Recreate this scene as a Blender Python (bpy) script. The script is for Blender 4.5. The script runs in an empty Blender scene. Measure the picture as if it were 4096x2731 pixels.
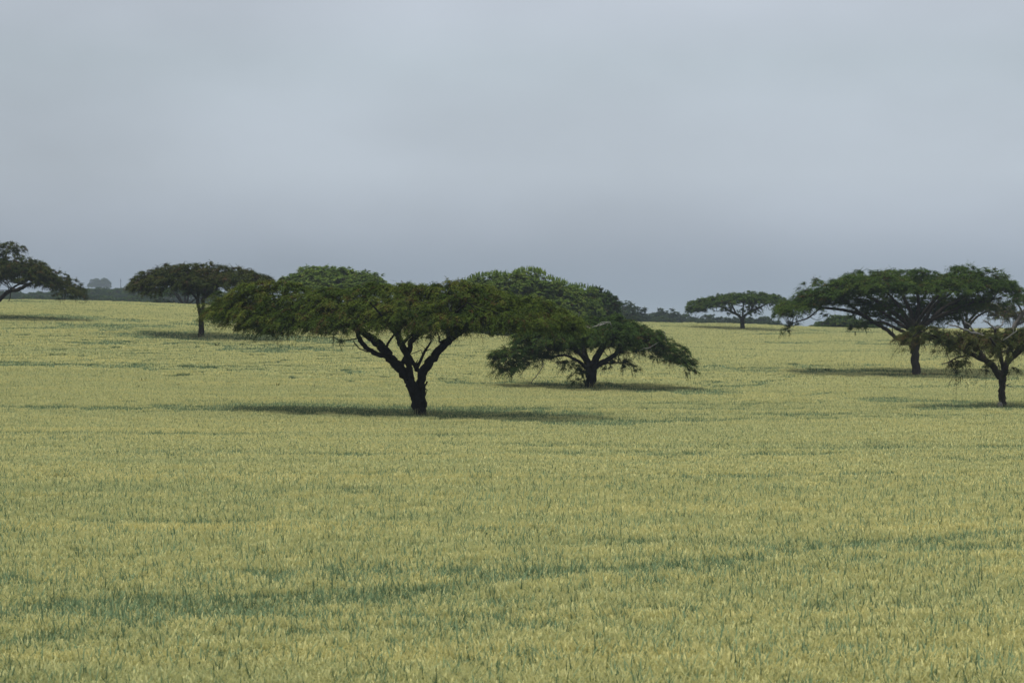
import bpy, math, random
import numpy as np

SC = bpy.context.scene
COL = SC.collection
R = math.radians

# ------------------------------------------------------------------ camera, sky, sun, exposure
FPX = 4096 * 70 / 36.0          # focal length in photo pixels
HOR = 1297.0                    # photo row of eye level
CZ = 7.0                        # camera height
PITCH = math.atan((1365.5 - HOR) / FPX)
cam = bpy.data.cameras.new('camera'); cam_o = bpy.data.objects.new('camera', cam); COL.objects.link(cam_o)
cam.lens = 70; cam.sensor_width = 36; cam.clip_start = 0.5; cam.clip_end = 30000
cam.dof.use_dof = True; cam.dof.focus_distance = 150; cam.dof.aperture_fstop = 2.6
cam_o.location = (0, 0, CZ); cam_o.rotation_euler = (math.pi / 2 - PITCH, 0, 0)
SC.camera = cam_o

SUN_EL, SUN_AZ = R(74), math.atan2(-0.75, -0.35)       # towards the sun: left, a little behind the camera
world = bpy.data.worlds.new('World'); SC.world = world; world.use_nodes = True
nt = world.node_tree; nt.nodes.clear()
def N(t, typ, **kw):
    n = t.nodes.new(typ)
    for k, v in kw.items(): setattr(n, k, v)
    return n
def ramp(t, stops, interp='LINEAR'):
    n = N(t, 'ShaderNodeValToRGB'); e = n.color_ramp; e.interpolation = interp
    while len(e.elements) > 1: e.elements.remove(e.elements[-1])
    e.elements[0].position = stops[0][0]; e.elements[0].color = (*stops[0][1], 1)
    for p, c in stops[1:]:
        k = e.elements.new(p); k.color = (*c, 1)
    return n
def lin(r, g, b): return tuple(((v / 255) / 12.92 if v / 255 <= .04045 else ((v / 255 + .055) / 1.055) ** 2.4) for v in (r, g, b))

sky = N(nt, 'ShaderNodeTexSky', sky_type='NISHITA', sun_disc=False, sun_elevation=SUN_EL, sun_rotation=SUN_AZ, air_density=1.5, dust_density=4.0)
tc = N(nt, 'ShaderNodeTexCoord'); sep = N(nt, 'ShaderNodeSeparateXYZ')
nt.links.new(tc.outputs['Generated'], sep.inputs[0])
mp = N(nt, 'ShaderNodeMapping'); mp.inputs['Scale'].default_value = (2.6, 1.0, 5.2)
nt.links.new(tc.outputs['Generated'], mp.inputs[0])
nz = N(nt, 'ShaderNodeTexNoise'); nz.inputs['Scale'].default_value = 1.9; nz.inputs['Detail'].default_value = 4.0; nz.inputs['Roughness'].default_value = .45
nt.links.new(mp.outputs[0], nz.inputs['Vector'])
# elevation ramp of the cloud layer: sin(elevation) 0..0.25 in the picture, brighter towards the zenith
cr = ramp(nt, [(0.0, lin(144, 157, 174)), (0.025, lin(157, 169, 184)), (0.048, lin(175, 185, 198)), (0.075, lin(187, 197, 208)), (0.10, lin(188, 198, 209)), (0.13, lin(188, 199, 209)), (0.165, lin(198, 206, 218)), (0.30, lin(206, 214, 222)), (1.0, lin(228, 232, 238))])
nt.links.new(sep.outputs['Z'], cr.inputs[0])
vr = N(nt, 'ShaderNodeMapRange'); vr.inputs['From Min'].default_value = .3; vr.inputs['From Max'].default_value = .7
vr.inputs['To Min'].default_value = .88 * 10; vr.inputs['To Max'].default_value = 1.11 * 10
nt.links.new(nz.outputs['Fac'], vr.inputs['Value'])
gx = N(nt, 'ShaderNodeMath', operation='MULTIPLY_ADD', use_clamp=False); gx.inputs[1].default_value = 3.4; gx.inputs[2].default_value = 0.0     # the cloud is brighter towards the right
cl = N(nt, 'ShaderNodeClamp'); cl.inputs['Min'].default_value = -.9; cl.inputs['Max'].default_value = .9; nt.links.new(sep.outputs['X'], gx.inputs[0]); nt.links.new(gx.outputs[0], cl.inputs['Value'])
ad = N(nt, 'ShaderNodeMath', operation='ADD'); nt.links.new(vr.outputs['Result'], ad.inputs[0]); nt.links.new(cl.outputs[0], ad.inputs[1])
mul = N(nt, 'ShaderNodeVectorMath', operation='SCALE')
nt.links.new(cr.outputs['Color'], mul.inputs[0]); nt.links.new(ad.outputs[0], mul.inputs['Scale'])
mx = N(nt, 'ShaderNodeMixRGB'); mx.inputs['Fac'].default_value = .90
nt.links.new(sky.outputs[0], mx.inputs[1]); nt.links.new(mul.outputs[0], mx.inputs[2])
bg = N(nt, 'ShaderNodeBackground'); bg.inputs['Strength'].default_value = .1
nt.links.new(mx.outputs[0], bg.inputs[0])
wo = N(nt, 'ShaderNodeOutputWorld'); nt.links.new(bg.outputs[0], wo.inputs[0])

sun = bpy.data.lights.new('sun', 'SUN'); sun.energy = 4.5; sun.angle = R(12); sun.color = (1.0, .96, .88)
sun_o = bpy.data.objects.new('sun', sun); COL.objects.link(sun_o)
from mathutils import Vector
sv = Vector((math.sin(SUN_AZ) * math.cos(SUN_EL), math.cos(SUN_AZ) * math.cos(SUN_EL), math.sin(SUN_EL)))
sun_o.rotation_euler = sv.to_track_quat('Z', 'Y').to_euler()

SC.view_settings.view_transform = 'Standard'; SC.view_settings.look = 'None'
SC.view_settings.exposure = 0.0; SC.view_settings.gamma = 1.0
SC.cycles.max_bounces = 6; SC.cycles.diffuse_bounces = 3; SC.cycles.transmission_bounces = 4; SC.cycles.volume_bounces = 1
SC.cycles.use_denoising = True

# ------------------------------------------------------------------ helpers
FWD = np.array([0, math.cos(PITCH), -math.sin(PITCH)]); UP = np.array([0, math.sin(PITCH), math.cos(PITCH)])
CAM = np.array([0, 0, CZ], float)
def P(px, py, d):
    """photo pixel at a distance -> world point"""
    px, py, d = np.broadcast_arrays(np.asarray(px, float), np.asarray(py, float), np.asarray(d, float))
    a = ((px - 2048) / FPX * d)[..., None] * np.array([1., 0, 0]); b = ((1365.5 - py) / FPX * d)[..., None] * UP
    return CAM + a + b + d[..., None] * FWD

def vnoise(x, y, seed=0):
    x = np.asarray(x, float); y = np.asarray(y, float)
    xi = np.floor(x).astype(np.int64); yi = np.floor(y).astype(np.int64); fx = x - xi; fy = y - yi
    def h(i, j):
        v = np.sin(i * 127.1 + j * 311.7 + seed * 74.7) * 43758.5453
        return v - np.floor(v)
    fx = fx * fx * (3 - 2 * fx); fy = fy * fy * (3 - 2 * fy)
    return (h(xi, yi) * (1 - fx) + h(xi + 1, yi) * fx) * (1 - fy) + (h(xi, yi + 1) * (1 - fx) + h(xi + 1, yi + 1) * fx) * fy
def fbm(x, y, seed=0, o=3):
    s = 0; a = 1; t = 0
    for k in range(o):
        s = s + a * vnoise(x * 2 ** k, y * 2 ** k, seed + 17 * k); t += a; a *= .5
    return s / t
def sstep(a, b, x):
    t = np.clip((np.asarray(x, float) - a) / (b - a), 0, 1); return t * t * (3 - 2 * t)

# terrain: the top of the crop passes through these points of the photo (column, row, distance)
WHEAT = 0.62
CTRL = [(0, 2731, 34), (2048, 2731, 34), (4096, 2731, 34), (0, 2133, 60), (2048, 2133, 60), (4096, 2133, 60), (0, 1850, 92), (2048, 1855, 92), (4096, 1855, 92),
        (1680, 1664, 143), (0, 1625, 150), (800, 1640, 148), (2900, 1650, 148), (4008, 1629, 155), (2358, 1553, 185), (3663, 1501, 225), (803, 1347, 240), (1600, 1455, 215),
        (2090, 1345, 305), (2600, 1293, 400), (2950, 1297, 410), (3100, 1304, 410), (3513, 1322, 400), (4096, 1318, 400), (0, 1202, 340), (327, 1206, 340), (631, 1218, 345),
        (795, 1223, 350), (1600, 1262, 380), (-60, 1275, 270), (3000, 1400, 300), (4096, 1440, 260), (-900, 1202, 340), (5000, 1318, 400)]
cp = np.array([P(a, b, c) for a, b, c in CTRL])
TS = 100.0
def tphi(r2): return .5 * r2 * np.log(r2 + 1e-9)
_A = np.zeros((len(cp) + 3,) * 2); xy = cp[:, :2] / TS
_A[:len(cp), :len(cp)] = tphi(((xy[:, None] - xy[None]) ** 2).sum(-1)) + .01 * np.eye(len(cp))
_A[:len(cp), -3] = 1; _A[:len(cp), -2:] = xy; _A[-3, :len(cp)] = 1; _A[-2:, :len(cp)] = xy.T
_W = np.linalg.solve(_A, np.concatenate([cp[:, 2], [0, 0, 0]]))
def tps(X, Y):
    X = np.asarray(X, float); Y = np.asarray(Y, float)
    q = np.stack([X, Y], -1).reshape(-1, 2) / TS
    r2 = ((q[:, None] - xy[None]) ** 2).sum(-1)
    return (tphi(r2) @ _W[:-3] + _W[-3] + q @ _W[-2:]).reshape(X.shape)
RU = np.array([-.257, -.22, -.16, -.06, .07, .12, .18, .257]); RD = np.array([340, 340, 350, 380, 400, 410, 405, 400.])
MIST = P(398, 1150, 2600)
def ridge(u): return np.interp(u, RU, RD)
def ground(X, Y):
    X = np.asarray(X, float); Y = np.asarray(Y, float)
    u = np.clip(X / np.maximum(Y, 30), -.36, .36); dr = ridge(u)
    Yc = np.clip(Y, 30, dr); z = tps(u * Yc, Yc) - WHEAT
    zr = z - CZ
    far = CZ + zr * np.clip(Y, dr, 3000) / dr - 3.2 * sstep(0, 200, Y - dr)
    far = far + 16 * np.exp(-((X - MIST[0]) ** 2 + (Y - MIST[1]) ** 2) / (2 * 320.0 ** 2))
    return np.where(Y > dr, far, z)
def on_crop(px, py):
    """photo pixel -> the point of the field seen there"""
    ds = np.concatenate([np.arange(26, 120, .25), np.arange(120, 460, .5)])
    p = P(px, py, ds); g = ground(p[:, 0], p[:, 1]) + WHEAT
    k = np.argmax(p[:, 2] <= g) if (p[:, 2] <= g).any() else len(ds) - 1
    return p[k, 0], p[k, 1]

Z1 = np.array([0, 0, 1.])
class MB:
    def __init__(s): s.v = []; s.f = []; s.m = []; s.t = []; s.s = []; s.n = 0
    def add(s, verts, quads, mat=0, tint=0.0, smooth=False):
        verts = np.asarray(verts, np.float32).reshape(-1, 3); quads = np.asarray(quads, np.int32).reshape(-1, 4)
        s.v.append(verts); s.f.append(quads + s.n); s.n += len(verts)
        s.m.append(np.full(len(quads), mat, np.int32)); s.t.append(np.broadcast_to(np.asarray(tint, np.float32), (len(quads),)))
        s.s.append(np.full(len(quads), smooth, bool))
    def quads(s, q, mat=0, tint=0.0):
        n = len(q); s.add(np.asarray(q).reshape(-1, 3), np.arange(n * 4).reshape(n, 4), mat, tint)
    def mesh(s, name, mats):
        me = bpy.data.meshes.new(name)
        v = np.concatenate(s.v); f = np.concatenate(s.f)
        me.vertices.add(len(v)); me.vertices.foreach_set('co', v.ravel())
        me.loops.add(f.size); me.loops.foreach_set('vertex_index', f.ravel())
        me.polygons.add(len(f)); me.polygons.foreach_set('loop_start', np.arange(0, f.size, 4, dtype=np.int32))
        me.polygons.foreach_set('material_index', np.concatenate(s.m)); me.polygons.foreach_set('use_smooth', np.concatenate(s.s))
        a = me.attributes.new('tint', 'FLOAT', 'FACE'); a.data.foreach_set('value', np.concatenate(s.t))
        for m in mats: me.materials.append(m)
        me.update(calc_edges=True); me.validate(); return me
    def build(s, name, mats, parent=None, loc=None):
        o = bpy.data.objects.new(name, s.mesh(name, mats)); COL.objects.link(o)
        if parent: o.parent = parent
        if loc is not None: o.location = loc
        return o

def smooth_path(p, step):
    """Catmull-Rom through rows of (x,y,z,r)"""
    p = np.asarray(p, float)
    if len(p) < 3: k = max(2, int(np.linalg.norm(p[-1, :3] - p[0, :3]) / step)); t = np.linspace(0, 1, k + 1)[:, None]; return p[0] * (1 - t) + p[-1] * t
    e = np.vstack([2 * p[0] - p[1], p, 2 * p[-1] - p[-2]]); out = []
    for i in range(1, len(e) - 2):
        k = max(2, int(np.linalg.norm(e[i + 1, :3] - e[i, :3]) / step)); t = (np.arange(k) / k)[:, None]
        a, b, c, d = e[i - 1], e[i], e[i + 1], e[i + 2]
        out.append(.5 * (2 * b + (c - a) * t + (2 * a - 5 * b + 4 * c - d) * t ** 2 + (3 * b - a - 3 * c + d) * t ** 3))
    out.append(p[-1:]); q = np.vstack(out); q[:, 3] = np.maximum(q[:, 3], p[:, 3].min() * .8); return q

def tube(mb, p, sides=8, mat=0, rough=.12, rng=None, tint=0.0):
    p = np.asarray(p, float); c = p[:, :3]; r = p[:, 3]; n = len(p)
    t = np.gradient(c, axis=0); t /= np.linalg.norm(t, axis=1)[:, None] + 1e-9
    ref = np.array([.13, 1, .21]) if abs(t[:, 1]).mean() < .8 else np.array([1, .1, .2])
    a = np.cross(t, ref); a /= np.linalg.norm(a, axis=1)[:, None] + 1e-9; b = np.cross(t, a)
    th = np.arange(sides) / sides * 2 * np.pi
    rr = r[:, None] * np.ones(sides)
    if rng is not None:
        ridges = 1 + rough * np.cos(th * 3 + rng.uniform(0, 6))[None] * .6 + rng.normal(0, rough * .45, (n, sides))
        rr = rr * ridges
    v = c[:, None] + rr[..., None] * (np.cos(th)[None, :, None] * a[:, None] + np.sin(th)[None, :, None] * b[:, None])
    i = np.arange(n - 1)[:, None] * sides; j = np.arange(sides)[None]; j2 = (j + 1) % sides
    mb.add(v.reshape(-1, 3), np.stack([i + j, i + j2, i + sides + j2, i + sides + j], -1), mat, tint, True)
    if sides == 8 or sides == 12:                        # close the tip
        s0 = (n - 1) * sides; k = mb.n - n * sides
        q = [[s0 + 0, s0 + x, s0 + x + 1, s0 + x + 2] for x in range(1, sides - 2, 2)]
        mb.f[-1] = np.vstack([mb.f[-1], np.array(q, np.int32) + k]); mb.m[-1] = np.append(mb.m[-1], [mat] * len(q)).astype(np.int32)
        mb.t[-1] = np.append(mb.t[-1], [tint] * len(q)).astype(np.float32); mb.s[-1] = np.append(mb.s[-1], [True] * len(q))

# ------------------------------------------------------------------ materials
def new_mat(name):
    m = bpy.data.materials.new(name); m.use_nodes = True; t = m.node_tree; t.nodes.clear()
    return m, t, N(t, 'ShaderNodeOutputMaterial')
def foliage_mat(name, stops, transl=.18, scale=.35, amt=.25):
    """leaf colour from the per-leaf tint and a soft patchiness over the crown"""
    m, t, out = new_mat(name)
    at = N(t, 'ShaderNodeAttribute', attribute_name='tint'); ge = N(t, 'ShaderNodeNewGeometry')
    no = N(t, 'ShaderNodeTexNoise'); no.inputs['Scale'].default_value = scale; no.inputs['Detail'].default_value = 2
    t.links.new(ge.outputs['Position'], no.inputs['Vector'])
    ma = N(t, 'ShaderNodeMath', operation='MULTIPLY_ADD'); ma.inputs[1].default_value = amt; t.links.new(no.outputs['Fac'], ma.inputs[0])
    sb = N(t, 'ShaderNodeMath', operation='SUBTRACT'); sb.inputs[1].default_value = amt / 2; t.links.new(at.outputs['Fac'], sb.inputs[0]); t.links.new(sb.outputs[0], ma.inputs[2])
    cr = ramp(t, stops); t.links.new(ma.outputs[0], cr.inputs[0])
    df = N(t, 'ShaderNodeBsdfDiffuse'); tr = N(t, 'ShaderNodeBsdfTranslucent'); mi = N(t, 'ShaderNodeMixShader'); mi.inputs[0].default_value = transl
    t.links.new(cr.outputs[0], df.inputs[0]); t.links.new(cr.outputs[0], tr.inputs[0]); t.links.new(df.outputs[0], mi.inputs[1]); t.links.new(tr.outputs[0], mi.inputs[2])
    t.links.new(mi.outputs[0], out.inputs[0]); return m
def bark_mat(name, c0, c1, scale=3.0):
    m, t, out = new_mat(name)
    tcx = N(t, 'ShaderNodeTexCoord'); mpx = N(t, 'ShaderNodeMapping'); mpx.inputs['Scale'].default_value = (1, 1, .3)
    t.links.new(tcx.outputs['Object'], mpx.inputs[0])
    no = N(t, 'ShaderNodeTexNoise'); no.inputs['Scale'].default_value = scale; no.inputs['Detail'].default_value = 6; no.inputs['Roughness'].default_value = .65
    t.links.new(mpx.outputs[0], no.inputs['Vector'])
    cr = ramp(t, [(.3, c0), (.7, c1)]); t.links.new(no.outputs['Fac'], cr.inputs[0])
    bp = N(t, 'ShaderNodeBump'); bp.inputs['Strength'].default_value = .8; bp.inputs['Distance'].default_value = .06; t.links.new(no.outputs['Fac'], bp.inputs['Height'])
    pr = N(t, 'ShaderNodeBsdfPrincipled'); pr.inputs['Roughness'].default_value = .92; pr.inputs['Specular IOR Level'].default_value = .12
    t.links.new(cr.outputs[0], pr.inputs['Base Color']); t.links.new(bp.outputs[0], pr.inputs['Normal']); t.links.new(pr.outputs[0], out.inputs[0]); return m

BARK = bark_mat('bark', (.0022, .0022, .0022), (.009, .0078, .007))
BARK_B = bark_mat('bark_brown', (.016, .0135, .012), (.052, .042, .036))
DEAD = bark_mat('dead_wood', (.10, .10, .098), (.26, .25, .24), 6)
PALE = bark_mat('bare_wood', (.16, .15, .14), (.30, .28, .26), 6)
BRN = (.055, .034, .016)
L_MAIN = foliage_mat('acacia_leaf', [(0, (.016, .030, .007)), (.35, (.038, .062, .012)), (.7, (.084, .112, .020)), (.82, (.125, .142, .026)), (.9, BRN), (1, (.075, .045, .022))])
L_DARK = foliage_mat('acacia_leaf_deep_green', [(0, (.022, .040, .012)), (.4, (.042, .074, .018)), (.8, (.078, .118, .025)), (.9, BRN), (1, (.06, .04, .02))])
L_BROWN = foliage_mat('acacia_leaf_brownish', [(0, (.022, .034, .012)), (.35, (.042, .054, .016)), (.7, (.068, .078, .022)), (.82, (.062, .046, .022)), (1, (.075, .048, .026))])
L_VINE = foliage_mat('vine_leaf', [(0, (.045, .080, .018)), (.4, (.085, .135, .026)), (.8, (.15, .205, .04)), (.92, (.12, .13, .035)), (1, BRN)], scale=.22, amt=.45)
L_BUSH = foliage_mat('bush_leaf', [(0, (.020, .034, .016)), (.5, (.036, .056, .024)), (1, (.056, .076, .03))])

# ------------------------------------------------------------------ tagging
def tag(o, label=None, cat=None, group=None, kind=None):
    if label: o['label'] = label
    if cat: o['category'] = cat
    if group: o['group'] = group
    if kind: o['kind'] = kind
    return o
def empty(name, loc):
    o = bpy.data.objects.new(name, None); COL.objects.link(o); o.location = [float(x) for x in loc]; o.empty_display_size = .5; return o

# ------------------------------------------------------------------ ground
def make_ground():
    ys = np.concatenate([np.linspace(-50, 30, 9)[:-1], np.linspace(30, 450, 141)[:-1], np.geomspace(450, 12000, 70)])
    us = np.linspace(-.7, .7, 141)
    Y, U = np.meshgrid(ys, us, indexing='ij'); X = U * (Y + 80); Z = ground(X, Y)
    n, k = Y.shape; i = np.arange(n - 1)[:, None] * k; j = np.arange(k - 1)[None]
    mb = MB(); mb.add(np.stack([X, Y, Z], -1), np.stack([i + j, i + j + 1, i + k + j + 1, i + k + j], -1), smooth=True)
    m, t, out = new_mat('field_soil')
    ge = N(t, 'ShaderNodeNewGeometry'); a = N(t, 'ShaderNodeTexNoise'); a.inputs['Scale'].default_value = .02; a.inputs['Detail'].default_value = 6
    b = N(t, 'ShaderNodeTexNoise'); b.inputs['Scale'].default_value = 2.0; b.inputs['Detail'].default_value = 4
    t.links.new(ge.outputs['Position'], a.inputs['Vector']); t.links.new(ge.outputs['Position'], b.inputs['Vector'])
    c1 = ramp(t, [(.35, (.07, .09, .03)), (.65, (.13, .12, .05))]); t.links.new(a.outputs['Fac'], c1.inputs[0])
    mi = N(t, 'ShaderNodeMixRGB', blend_type='MULTIPLY'); mi.inputs[0].default_value = .6
    c2 = ramp(t, [(.3, (.5, .5, .5)), (.7, (1, 1, 1))]); t.links.new(b.outputs['Fac'], c2.inputs[0])
    t.links.new(c1.outputs[0], mi.inputs[1]); t.links.new(c2.outputs[0], mi.inputs[2])
    pr = N(t, 'ShaderNodeBsdfPrincipled'); pr.inputs['Roughness'].default_value = 1; pr.inputs['Specular IOR Level'].default_value = 0
    t.links.new(mi.outputs[0], pr.inputs['Base Color']); t.links.new(pr.outputs[0], out.inputs[0])
    tag(mb.build('ground', [m]), 'gently rolling ground under the crop, falling away beyond the ridge', kind='structure')
make_ground()

# ------------------------------------------------------------------ wheat (uncountable: one object of instanced patches)
def wheat_mat(name, stops, transl):
    """crop colour: per-stalk tint plus real ripeness differences across the field"""
    m, t, out = new_mat(name)
    at = N(t, 'ShaderNodeAttribute', attribute_name='tint'); ge = N(t, 'ShaderNodeNewGeometry')
    mp1 = N(t, 'ShaderNodeMapping'); mp1.inputs['Scale'].default_value = (.03, .26, .0); t.links.new(ge.outputs['Position'], mp1.inputs[0])
    n1 = N(t, 'ShaderNodeTexNoise'); n1.inputs['Scale'].default_value = 1; n1.inputs['Detail'].default_value = 4; n1.inputs['Roughness'].default_value = .6
    t.links.new(mp1.outputs[0], n1.inputs['Vector'])
    ma = N(t, 'ShaderNodeMath', operation='MULTIPLY_ADD'); ma.inputs[1].default_value = 1.1; t.links.new(n1.outputs['Fac'], ma.inputs[0])
    sb = N(t, 'ShaderNodeMath', operation='SUBTRACT'); sb.inputs[1].default_value = .55; t.links.new(at.outputs['Fac'], sb.inputs[0]); t.links.new(sb.outputs[0], ma.inputs[2])
    cr = ramp(t, stops); t.links.new(ma.outputs[0], cr.inputs[0])
    df = N(t, 'ShaderNodeBsdfDiffuse'); tr = N(t, 'ShaderNodeBsdfTranslucent'); mi = N(t, 'ShaderNodeMixShader'); mi.inputs[0].default_value = transl
    t.links.new(cr.outputs[0], df.inputs[0]); t.links.new(cr.outputs[0], tr.inputs[0]); t.links.new(df.outputs[0], mi.inputs[1]); t.links.new(tr.outputs[0], mi.inputs[2])
    t.links.new(mi.outputs[0], out.inputs[0]); return m
W_EAR = wheat_mat('wheat_ear', [(0, (.405, .47, .255)), (.45, (.59, .588, .298)), (1, (.745, .668, .308))], .4)
W_LEAF = wheat_mat('wheat_leaf', [(0, (.115, .168, .085)), (.25, (.155, .222, .122)), (.55, (.24, .31, .175)), (1, (.38, .42, .22))], .35)

def wheat_patch(name, size, n, ear_frac, hgt, wid, seed, tall=0.0):
    rg = np.random.default_rng(seed); mb = MB()
    x, y = rg.uniform(-.55, .55, (2, n)) * size; h = rg.normal(hgt, .05, n)
    az = rg.uniform(0, 2 * np.pi, n); lean = rg.uniform(.02, .12, n)
    dv = np.stack([np.cos(az), np.sin(az), 0 * az], -1); sd = np.stack([-np.sin(az), np.cos(az), 0 * az], -1)
    top = np.stack([x, y, h], -1) + dv * lean[:, None]; low = np.stack([x, y, h * .35], -1); tint = rg.uniform(.25, .75, n)
    w = wid * .35
    mb.quads(np.stack([low - sd * w * .5, low + sd * w * .5, top + sd * w * .4, top - sd * w * .4], 1), 1, tint)
    e = rg.uniform(0, 1, n) < ear_frac; m = e.sum()
    if m:
        b = top[e]; nod = rg.uniform(.15, 1.0, m); L = rg.uniform(.10, .16, m)
        ax = dv[e] * np.sin(nod)[:, None] + np.array([0, 0, 1.]) * np.cos(nod)[:, None]; tp = b + ax * L[:, None]; md = b + ax * L[:, None] * .4
        o2 = np.cross(ax, sd[e]); et = rg.uniform(.33, .62, m)
        for s in (sd[e], o2):
            ww = wid * rg.uniform(.8, 1.3, m)[:, None]
            mb.quads(np.stack([b - s * ww * .35, b + s * ww * .35, md + s * ww * .75, md - s * ww * .75], 1), 0, et)
            mb.quads(np.stack([md - s * ww * .75, md + s * ww * .75, tp + s * ww * .5, tp - s * ww * .5], 1), 0, np.minimum(1, et + .1))
    u = rg.uniform(0, 1, n) < tall * 1.6; m = u.sum()        # upright flag leaves standing above the ears
    if m:
        b = np.stack([x[u], y[u], h[u] * .7], -1); big = wid < .02; Lf = rg.uniform(.3, .6, m) if big else rg.uniform(.25, .5, m); a3 = rg.uniform(0, 6.28, m); d3 = np.stack([np.cos(a3), np.sin(a3), 0 * a3], -1); s3 = np.stack([-np.sin(a3), np.cos(a3), 0 * a3], -1); lt = rg.uniform(0, .3, m); cv = rg.uniform(.1, .9, m) if big else rg.uniform(.05, .45, m); prev = b; pw = wid * .4
        for (t, wk) in ((.4, .62), (.75, .5), (1.0, .08)):
            cur = b + d3 * (Lf * cv * t ** 2)[:, None] + Z1 * (Lf * (t - .35 * cv * t * t))[:, None]; cw = max(wid, .021) * wk * 1.1
            mb.quads(np.stack([prev - s3 * pw, prev + s3 * pw, cur + s3 * cw, cur - s3 * cw], 1), 1, lt); prev, pw = cur, cw
    for q in range(2):                                     # arching leaves
        a2 = rg.uniform(0, 2 * np.pi, n); d2 = np.stack([np.cos(a2), np.sin(a2), 0 * a2], -1); s2 = np.stack([-np.sin(a2), np.cos(a2), 0 * a2], -1)
        L = rg.uniform(.16, .30, n) * (1.25 if ear_frac < .3 else 1); up = rg.uniform(.35, 1.0, n)
        z0 = h * rg.uniform(.62, .95, n) + (rg.uniform(0, 1, n) < tall) * .12
        b = np.stack([x, y, z0], -1); lt = np.where(rg.uniform(0, 1, n) < .12, rg.uniform(.6, 1, n), rg.uniform(.2, .6, n)); prev = b; pw = wid * .45
        for k, (t, wk) in enumerate(((.35, .55), (.7, .42), (1.0, .08))):
            cur = b + d2 * (L * t * .75)[:, None] + np.array([0, 0, 1.]) * (L * (up * t * 1.1 - .75 * t * t))[:, None]; cw = wid * wk
            mb.quads(np.stack([prev - s2 * pw, prev + s2 * pw, cur + s2 * cw, cur - s2 * cw], 1), 1, lt); prev, pw = cur, cw
    o = bpy.data.objects.new(name, mb.mesh(name, [W_EAR, W_LEAF])); return o

LODS = [(.6, 240, .0128, 21, 78), (1.2, 340, .022, 78, 190), (2.4, 480, .045, 190, 425)]
NV = 4
pcol = bpy.data.collections.new('wheat_patches')
for li, (size, n, wid, _, _) in enumerate(LODS):
    for ci, (ef, hg, tl) in enumerate(((.9, .66, .13), (.6, .64, .17), (.30 if li == 0 else .13, .58, .42 if li == 0 else .2))):
        for v in range(NV):
            pcol.objects.link(wheat_patch('wheat_patch_%d%d%d' % (li, ci, v), size, n, ef, hg, wid, 100 * li + 10 * ci + v, tl * (.26, .8, .55)[li]))

# short blue-green crop: tramlines, hollows, and the trees' shadow strips to colour the shade: photo polylines, half width in metres, strength
TRACKS_AND_SHADE = [([(-100, 2610), (400, 2540), (900, 2475), (1500, 2395), (1700, 2375)], .65, .8), ([(1700, 2375), (1900, 2355), (2300, 2305), (2700, 2280)], .8, 1.0), ([(2700, 2275), (3300, 2215), (4200, 2130)], .6, .6),
          ([(-100, 2500), (500, 2420), (1200, 2410), (1600, 2380)], .7, .5),
          ([(-100, 1985), (700, 1972), (1300, 1947), (2100, 1935), (3000, 1915), (4200, 1895)], 1.0, .85), ([(-100, 1825), (1500, 1830), (2600, 1815), (4200, 1790)], .9, .7), ([(-100, 1735), (2000, 1745), (4200, 1700)], 1.1, .6), ([(-100, 2080), (500, 2100), (1000, 2110)], .9, .6), ([(2600, 2080), (3400, 2055), (4200, 2030)], .8, .6), ([(2900, 1765), (3500, 1745), (4200, 1725)], .9, .6), ([(1500, 2200), (2100, 2190), (2600, 2180)], .8, .5),
          ([(-100, 1632), (300, 1635), (700, 1640), (900, 1640)], 3.0, .8), ([(2500, 2310), (3200, 2250), (4200, 2200)], .8, .45),
          ([(-100, 1330), (300, 1310), (800, 1300), (1200, 1285)], 5, .7), ([(-100, 1400), (400, 1375), (900, 1375), (1400, 1370)], 3.5, .4),
          ([(900, 1405), (1150, 1400), (1300, 1390)], 3, .7), ([(950, 1470), (1150, 1465), (1500, 1450)], 3, .65),
          ([(2450, 1610), (2700, 1590), (2950, 1555), (3300, 1480), (3700, 1440), (4200, 1400)], 1.5, .95), ([(2780, 1575), (2850, 1530), (3050, 1520)], 1.5, .9),
          ([(2900, 1480), (3240, 1472), (3400, 1490), (3700, 1505)], 7, 1.0), ([(2600, 1620), (3200, 1590), (3600, 1560), (4200, 1500)], 1.3, .85),
          ([(2760, 1375), (3300, 1372), (3700, 1360)], 4, .55), ([(2700, 1345), (2950, 1340), (3300, 1335)], 4, .4), ([(2600, 1440), (3000, 1420), (3500, 1400)], 4, .5),
          ([(2800, 1690), (3500, 1650), (4200, 1610)], 1.4, .4), ([(2700, 1330), (3100, 1330)], 3, .3), ([(3500, 1600), (3900, 1625), (4200, 1640)], 4, 1.0),
          ([(3900, 1530), (4200, 1490)], 3, .6), ([(700, 1340), (900, 1350), (1250, 1360)], 8, 1.0), ([(420, 1325), (560, 1345), (620, 1360)], 2.5, .8),
          ([(1850, 1530), (2200, 1540), (2500, 1562), (2800, 1575)], 5, 1.0), ([(850, 1625), (1300, 1635), (1700, 1655), (2100, 1672), (2450, 1690)], 7, 1.0),  # cast shadows of the low and the largest tree, coloured in with leafy crop
          ([(-100, 1265), (150, 1270), (400, 1285)], 9, 1.0)]
segs = []
for pl, hw, st in TRACKS_AND_SHADE:
    w = [on_crop(a, min(b, 2725)) for a, b in pl]
    segs += [(w[i], w[i + 1], hw, st) for i in range(len(w) - 1)]
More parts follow.
